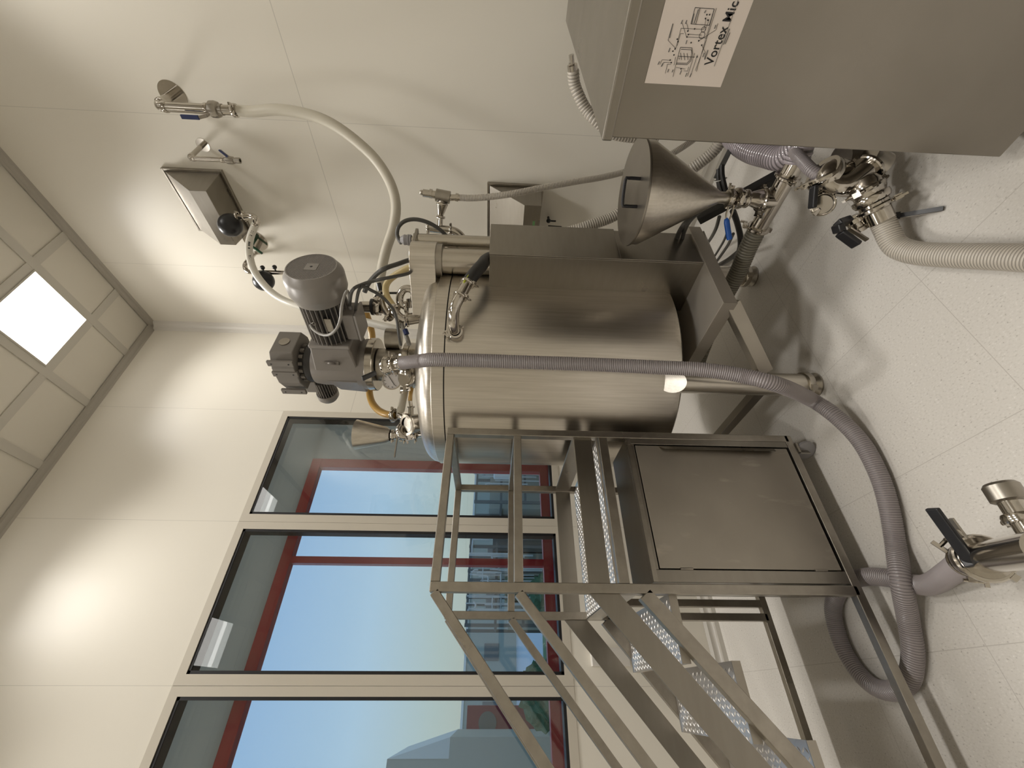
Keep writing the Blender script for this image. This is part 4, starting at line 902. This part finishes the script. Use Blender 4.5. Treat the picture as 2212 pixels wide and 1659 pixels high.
# ------------------------------------------------------------------ pump outlet manifold behind the cabinet edge
pc = hit(1845, 400, Z=.22)
t = thing('pump_manifold', 'polished U-bend pipe manifold with valves low beside the big cabinet', 'pump', V(pc.x, pc.y, 0)); pm = t
PD = math.hypot(pc.x-CP.x, pc.y-CP.y)
def pz(x, y, dD=0): return hit(1700+x/7.9, 320+y/7.9, D=PD+dD)
bm = newbm(); tube(bm, [pz(980,380,.02), pz(860,350,.0), pz(730,400,-.02), pz(680,520,-.03), pz(760,620,-.04), pz(920,640,-.05), pz(1080,590,-.05), pz(1220,490,-.04), pz(1350,380,-.03), pz(1480,270,-.02), pz(1560,200,-.01)], .044, 24, .012); obj('u_bend', bm, 'chrome', pm)
bm = newbm(); cyl(bm, pz(600,690,.03), pz(1250,740,.03), .030, 20); obj('straight_pipe', bm, 'pipe', pm)
bm = newbm(); cyl(bm, pz(1340,180,0), pz(1600,330,-.01), .062, 28); obj('pipe_flange', bm, 'pipe', pm)
bm = newbm(); cyl(bm, pz(900,210,.12), pz(1250,200,.12), .075, 24); obj('pump_head', bm, 'tube', pm)
bm = newbm(); lathe(bm, [(.05,-.02),(.078,-.02),(.082,0),(.078,.02),(.05,.02)], pz(650,450,0), pz(650,450,0)-pz(500,330,0), 28); obj('round_clamp_ring', bm, 'chrome', pm)
clamp(pm, pz(640,470,-.01), pz(700,640,-.02)-pz(640,470,-.01), .060, .024, side=(0,.5,1)); clamp(pm, pz(1400,340,-.02), pz(1560,200,-.01)-pz(1400,340,-.02), .056, .02, side=(-.8,.3,-.6)); clamp(pm, pz(1420,560,0), pz(1500,480,0)-pz(1420,560,0), .060, .03, side=(-.6,.5,-.5))
bm = newbm(); cyl(bm, pz(600,965,-.05), pz(620,950,-.03), .040, 28); sm_ = obj('blank_cap', bm, 'pipe', pm)
bm = newbm(); torus(bm, pz(610,958,-.045), pz(600,965,-.05)-pz(620,950,-.03), .046, .006, 28, 8); obox(bm, pz(500,1090,-.045), pz(500,1090)-pz(600,965), .03, .014, .014); obj('cap_ring', bm, 'chrome', sm_)
bm = newbm(); cyl(bm, pz(620,950,-.03), pz(640,760,.0), .030, 20); obj('cap_stub', bm, 'pipe', pm)
bm = newbm(); beam(bm, pz(465,640,-.04), pz(430,1030,-.06), .04, .02); obj('black_handle', bm, 'black', pm, False, .006)
bm = newbm(); beam(bm, pz(1540,180,-.02), pz(1790,195,-.04), .018, .012); beam(bm, pz(1640,260,-.02), pz(1740,250,-.04), .03, .012); obj('wing_handle', bm, 'black', pm, False, .003)
# ball valve at the hose start
bm = newbm(); bc = hit(1878, 422, Z=.20)
hax = (hit(1914,494,Z=.115)-bc).normalized()
lathe(bm, [(.03,-.085),(.050,-.08),(.062,-.055),(.064,-.02),(.058,-.01),(.058,.0),(.070,.004),(.072,.02),(.066,.034),(.056,.04),(.056,.055),(.064,.058),(.064,.072),(.050,.078),(.050,.13)], bc, hax, 40); obj('outlet_valve_body', bm, 'chrome', pm)
clamp(pm, bc+hax*.062, hax, .060, .022, side=(0,-1,-.6)); clamp(pm, bc-hax*.03, hax, .060, .022, side=(-1,.4,.3))
bm = newbm(); lathe(bm, [(0,0),(.038,0),(.04,.02),(.034,.03),(.034,.045),(.042,.05),(.038,.07),(0,.075)], pz(1130,1180,-.06), pz(1250,1420,-.07)-pz(1130,1180,-.06), 24); obj('drain_valve', bm, 'chrome', pm)
bm = newbm(); a0 = pz(1060,1230,-.07); a1 = pz(860,1300,-.09); a2 = pz(900,1440,-.10); a3 = pz(1200,1660,-.13); beam(bm, a0, a1, .045, .03); beam(bm, a1, a2, .05, .03); beam(bm, a2, a3, .05, .022); obj('black_lever', bm, 'black', pm, True, .006)
bm = newbm(); beam(bm, pz(1060,1370,-.09), pz(1370,1570,-.12), .018, .008); obj('lever_spring', bm, 'tube', pm, False)
bm = newbm(); l0 = hit(1925,468,D=PD-.12); l1 = hit(1945,465,D=PD-.14); l2 = hit(2038,450,D=PD-.26); beam(bm, l0, l1, .03, .010); beam(bm, l1, l2, .018, .008); obj('long_lever', bm, 'black', pm, False)
bm = newbm(); beam(bm, l0+V(0,0,-.018), l2+V(0,0,-.018), .018, .005); obj('lever_plate', bm, 'tube', pm, False)
hs = bc+hax*.10
ribhose('outlet_hose', [hs, bc+hax*.15, hit(1932,528,Z=.095), hit(1962,543,Z=.080), hit(2000,549,Z=.070), hit(2060,552,Z=.062), hit(2130,554,Z=.055), hit(2212,557,Z=.052), hit(2300,561,Z=.052)], .046, 'hose_b', 'thick beige ribbed hose running from the floor valve out of frame', .011, .0016, 24, .8)
ribhose('pump_feed_hose', [pz(600,500,.0), pz(420,380,.05), pz(300,260,.12), pz(180,130,.2), hit(1708,318,D=PD+.35), hit(1690,290,D=PD+.5)], .026, 'hose_g', 'narrow ribbed hose between the spiral hose and the U-bend', .010, .002, 16)

# dark bundle of cables, cable tray and bars near the funnel foot
t = thing('cable_tray', 'grey sloping cable tray with black cables behind the funnel neck', 'cable tray', hit(1570, 340, D=2.9))
bm = newbm(); beam(bm, hit(1553,372,D=2.75), hit(1580,318,D=3.0), .085, .03); obj('tray', bm, mat('grey_tray', (.16,.165,.155), .5, .6), t, False, .003)
bm = newbm()
for o_, cy_ in ((-.024,0),(0,.01),(.022,0)): tube(bm, [hit(1556,366,D=2.74)+V(0,o_,cy_), hit(1556,385,D=2.72)+V(0,o_,cy_), hit(1560,405,D=2.68)+V(0,o_,cy_), hit(1568,425,D=2.64)+V(0,o_*.6,cy_)], .014, 10, .02)
obj('tray_cables', bm, 'rubber', t)
bm = newbm(); torus(bm, hit(1556,388,D=2.72), hit(1556,392,D=2.72)-hit(1555,380,D=2.72), .034, .003, 20, 6); obj('cable_tie', bm, 'white', t)
bm = newbm(); beam(bm, hit(1700,370,D=2.55), hit(1508,474,D=2.75), .05, .055); o = obj('support_bar', bm, 'rubber', None, False, .004, origin=hit(1600,425,D=2.65)); tag(o, 'black square bar sloping behind the funnel valve', 'bar')
cable('floor_cable', [hit(1520,440,D=2.6), hit(1498,462,D=2.6), hit(1480,482,D=2.6), hit(1468,500,D=2.65), hit(1462,515,D=2.7)], .014, 'cable', 'pair of dark cables bending into the tank chassis, upper one')
cable('floor_cable', [hit(1540,440,D=2.58), hit(1508,460,D=2.58), hit(1488,480,D=2.58), hit(1478,500,D=2.64), hit(1474,515,D=2.7)], .012, 'cable', 'pair of dark cables bending into the tank chassis, lower one')
for i, (P, r_, lab) in enumerate((
    ([hit(1554,468,Z=.35), hit(1546,495,Z=.30), hit(1532,520,Z=.24), hit(1515,540,Z=.2), hit(1500,560,Z=.2)], .012, 'grey cable hanging under the funnel, nearest the column'),
    ([hit(1574,490,Z=.3), hit(1566,515,Z=.25), hit(1552,540,Z=.2), hit(1538,562,Z=.16)], .008, 'thin dark cable left of the blue grip'),
    ([hit(1584,505,Z=.3), hit(1572,530,Z=.2), hit(1555,555,Z=.15), hit(1540,575,Z=.12)], .010, 'thin dark cable crossing below the blue grip'),
    ([hit(1583,455,Z=.3), hit(1592,480,Z=.22), hit(1599,510,Z=.15), hit(1599,535,Z=.10), hit(1590,560,Z=.06)], .020, 'thick olive-black cable right of the blue grip'),
    ([hit(1600,540,Z=.05), hit(1575,560,Z=.05), hit(1550,575,Z=.05), hit(1530,590,Z=.05)], .018, 'grey ribbed conduit lying on the floor under the column'))):
    cable('floor_cable', P, r_, 'cable' if i != 3 else 'rubber', lab)

# floor fittings at lower right of the photo (front right of the room)
VZ = .36
vc = hit(2150, 1190, Z=VZ)
t = thing('floor_hose_valve', 'polished hose valve with long black lever above the floor', 'valve', V(vc.x, vc.y, VZ))
dd = (hit(2212,1175,Z=VZ+.06)-hit(2085,1212,Z=VZ-.10)).normalized()
q_ = hit(2085, 1212, Z=.20); vaxis = (hit(2190,1195,Z=.42)-q_).normalized()
bm = newbm(); lathe(bm, [(.038,.0),(.038,.03),(.050,.03),(.050,.05),(.040,.05),(.040,.08),(.056,.085),(.060,.12),(.056,.15),(.045,.16),(.045,.17),(.062,.175),(.064,.19),(.060,.205),(.045,.21),(.042,.60),(0,.60)], q_-vaxis*.02, vaxis, 36); obj('valve_body', bm, 'chrome', t)
clamp(t, q_+vaxis*.02, vaxis, .044, .02, side=(-1,0,.3)); clamp(t, q_+vaxis*.17, vaxis, .060, .022, side=(.3,-.4,.6))
D4 = math.hypot(q_.x-CP.x, q_.y-CP.y)
bm = newbm(); beam(bm, hit(2013,1098,D=D4-.15), hit(2098,1215,D=D4-.15), .042, .014); beam(bm, hit(2094,1212,D=D4-.15), hit(2140,1216,D=D4-.12), .045, .03); obj('lever', bm, 'black', t, False, .004)
bm = newbm(); beam(bm, hit(2054,1120,D=D4-.13), hit(2106,1190,D=D4-.13), .014, .008); obj('lever_spring', bm, 'tube', t, False)
t = thing('floor_pipe_end', 'polished pipe end with rounded cap, right of the black lever valve', 'pipe', hit(2170, 1070, Z=.30))
pa = hit(2162,1052,Z=.34); pb = hit(2250,1185,Z=.34); ax_ = (pb-pa).normalized()
bm = newbm(); lathe(bm, [(0,0),(.036,.0),(.042,.008),(.042,.05),(.034,.055),(0,.055)], pa-ax_*.01, ax_, 28); obj('end_cap', bm, 'tube', t)
bm = newbm(); cyl(bm, pa+ax_*.04, pb, .030, 28); obj('pipe_body', bm, 'chrome', t); clamp(t, hit(2205,1120,Z=.34), ax_, .034, .025, side=(.3,.8,-.3))

# ------------------------------------------------------------------ big control cabinet in the right foreground
CX, CY, CZ, CXB = -2.176, -3.240, 1.515, -.64
t = thing('control_cabinet', 'large plain stainless steel control cabinet filling the right foreground', 'cabinet', V((CX+CXB)/2, CY-.8, .10))
bm = newbm(); box(bm, CX, CXB, -5.4, CY, .10, CZ-.012); obj('cabinet_body', bm, 'steel_p', t, False, .004)
bm = newbm(); box(bm, CX-.012, CXB+.01, -5.41, CY+.008, CZ-.035, CZ); obj('top_cover', bm, 'steel_h', t, False, .006)
bm = newbm(); box(bm, CX+.08, CXB-.05, -5.3, CY-.08, 0, .10); obj('plinth', bm, 'rubber', t, False)
# printed sheet
t = thing('diagram_sheet', 'printed sheet with a flow diagram and large title taped to the control cabinet', 'paper sheet', V(CX-.002, -3.58, 1.18))
px_ = CX-.0015
c_tl = hit(1392.6,178.5,X=px_); c_bl = hit(1556,189,X=px_)
zt_, zb_, yl_ = (c_tl.z), (c_bl.z), (c_tl.y+c_bl.y)/2
sheetw = .40
bm = newbm(); box(bm, px_-.0006, px_, yl_-sheetw, yl_, zb_, zt_); sheet = obj('sheet', bm, 'paper', t, False)
SH = zt_-zb_
xi = px_-.0011
def sp(u, v): return V(xi, yl_-u*.24/.21*1.0, zt_-v*SH)      # u metres from the left edge (in 0.21 m units), v 0..1 from top
def pix(x, y): return hit(1390+x/8.51, y/8.51, X=xi)
def lines(name, segs, w_, m_):
    bm = newbm()
    for pl in segs:
        for a, b in zip(pl, pl[1:]):
            a = pix(*a); b = pix(*b)
            if (b-a).length > 1e-4: beam(bm, a, b, w_, .0006, (1,0,0))
    return obj(name, bm, m_, sheet, False)
lines('diagram_tank', [[(680,870),(890,880),(905,990),(870,1120),(800,1190),(600,1180),(640,1010),(680,870)], [(690,905),(880,915),(885,985),(850,1110),(795,1165),(612,1160)], [(640,1035),(940,1050)], [(680,970),(700,1100)], [(740,975),(760,1105)], [(800,980),(820,1100)], [(650,1060),(660,1090)]], .0011, 'ink')
lines('diagram_pipes', [[(590,900),(690,520),(1100,540)], [(620,840),(660,690),(680,620),(740,620)], [(800,680),(1160,700)], [(830,630),(1070,645)], [(1110,540),(1150,350)], [(1130,560),(1205,370)], [(560,1200),(590,1050)], [(300,1190),(340,1100),(500,1110)], [(340,1220),(370,1145),(520,1150)], [(400,1350),(440,1180),(510,1180)], [(540,1410),(600,1170)], [(600,1240),(770,1270)], [(810,1400),(940,980)], [(860,1410),(990,1010)], [(970,1320),(1300,180)], [(950,1300),(1110,880),(1340,150)], [(450,740),(590,890)], [(450,740),(540,430)], [(710,420),(790,680)], [(790,420),(830,570)], [(1020,750),(1330,550),(1370,430)], [(1070,830),(1140,970),(1120,1100)], [(740,1300),(810,1310),(830,1230)]], .0007, 'ink')
lines('diagram_cabinet', [[(950,140),(1300,165),(1210,465),(870,440),(950,140)], [(1040,150),(960,450)]], .0011, 'ink')
lines('diagram_captions', [[(690,440),(720,370)], [(770,440),(800,370)], [(265,1190),(295,1130)], [(325,1225),(355,1165)], [(445,1330),(465,1270)], [(525,1330),(545,1280)], [(670,1370),(700,1290)], [(770,1410),(800,1340)], [(850,1420),(880,1350)], [(1470,820),(1580,530)], [(1500,810),(1590,600)], [(1090,1050),(1120,970)], [(1130,1090),(1185,920)], [(480,700),(540,440)], [(460,960),(490,880)], [(890,430),(930,250)], [(930,430),(1010,170)], [(1305,530),(1330,460)], [(780,810),(800,740)], [(1120,240),(1150,190)]], .0026, 'ink_g')
lines('title_underline', [[(1300,1220),(1740,0)]], .0012, 'ink_g')
bm = newbm()
for (x, y) in ((580,900),(540,940),(490,1105),(510,1150),(800,680),(825,635),(815,570),(940,530),(1140,340),(1185,370),(1165,270),(1215,270),(1015,750),(1070,830),(560,1010),(985,1045),(690,1265),(635,765),(620,720),(875,785)):
    cyl(bm, pix(x,y), pix(x,y)+V(-.0006,0,0), .0020, 8)
torus(bm, pix(1075,650), (1,0,0), .0075, .0006, 20, 6); torus(bm, pix(1105,540), (1,0,0), .006, .0006, 20, 6)
obj('diagram_symbols', bm, 'ink', sheet, False)
# title lettering: baseline from the start of the V to the M
cu = bpy.data.curves.new('title', 'FONT'); cu.body = 'Vortex Mic'; cu.size = 1; cu.extrude = .004; cu.offset = .012; cu.space_character = 1.02; cu.resolution_u = 4
tmp = bpy.data.objects.new('title_tmp', cu); COL.objects.link(tmp)
bpy.context.view_layer.update()
me = bpy.data.meshes.new_from_object(tmp.evaluated_get(bpy.context.evaluated_depsgraph_get()))
bpy.data.objects.remove(tmp)
b0 = pix(1262,1200); b1 = pix(1760,30); cap = (pix(1180,1190)-pix(1300,1220)).length
vs = [v.co for v in me.vertices]; wx = max(v.x for v in vs); hy = max(v.y for v in vs)
# x along the baseline (towards -Y), y upwards (+Z)
full = (b1-b0).length
bx_ = (b1-b0); bx_.x = 0; bx_.normalize(); byv = V(0,0,1)
sxx = full/wx; syy = .0245/hy
mt = Matrix(((0, 0, -1*.05, 0), (0, 0, 0, 0), (0, 0, 0, 0), (0, 0, 0, 1)))
for v in me.vertices:
    x, y, z = v.co; v.co = b0 + bx_*x*sxx + byv*y*syy + V(-1,0,0)*z*.05
me.materials.append(M['ink']); ti = bpy.data.objects.new('title_lettering', me); COL.objects.link(ti); ti.parent = sheet; ti.location = -wpos(sheet)

# small fitting and hose at the top back corner of the cabinet
t = thing('back_fitting', 'small steel fitting at the back edge above the control cabinet', 'fitting', hit(1236,150,X=-.5))
bm = newbm(); cyl(bm, hit(1234,118,X=-.5), hit(1236,140,X=-.5), .016, 12); cyl(bm, hit(1236,140,X=-.5), hit(1238,156,X=-.5), .032, 16); beam(bm, hit(1228,141,X=-.5), hit(1240,143,X=-.5), .02, .03); obj('fitting_body', bm, 'chrome', t)
ribhose('back_hose', [hit(1238,152,X=-.5), hit(1241,180,X=-.5), hit(1250,205,X=-.52), hit(1266,236,X=-.55), hit(1290,262,X=-.6), hit(1330,290,X=-.62), hit(1420,300,X=-.62)], .036, 'hose_b', 'beige ribbed hose dropping behind the top of the control cabinet', .020, .003, 14)
# switchgear silhouette behind column
t = thing('wall_tap', 'small black wall tap beside the lower hooded box', 'tap', V(0, hit(1190,480,X=0).y, hit(1190,480,X=0).z))
bm = newbm(); q = hit(1185,477,X=-.06); ball(bm, q, .022, 12); cyl(bm, V(0,q.y,q.z), q, .012, 10); cyl(bm, q, q+V(0,.0,-.07), .008, 8); beam(bm, hit(1184,488,X=-.08), hit(1213,490,X=-.08), .010, .010); obj('tap_body', bm, 'black', t)
# wall socket low on the window wall, seen through the stairs
t = thing('wall_duct_box', 'small grey open duct box low on the window wall behind the stairs', 'wall box', hit(1280, 1425, Y=-.02))
a = hit(1274,1400,Y=-.02); b = hit(1360,1440,Y=-.02)
bm = newbm(); box(bm, min(a.x,b.x), max(a.x,b.x), -.06, 0, min(a.z,b.z), max(a.z,b.z)); obj('duct_cover', bm, 'trim_w', t, False, .004)
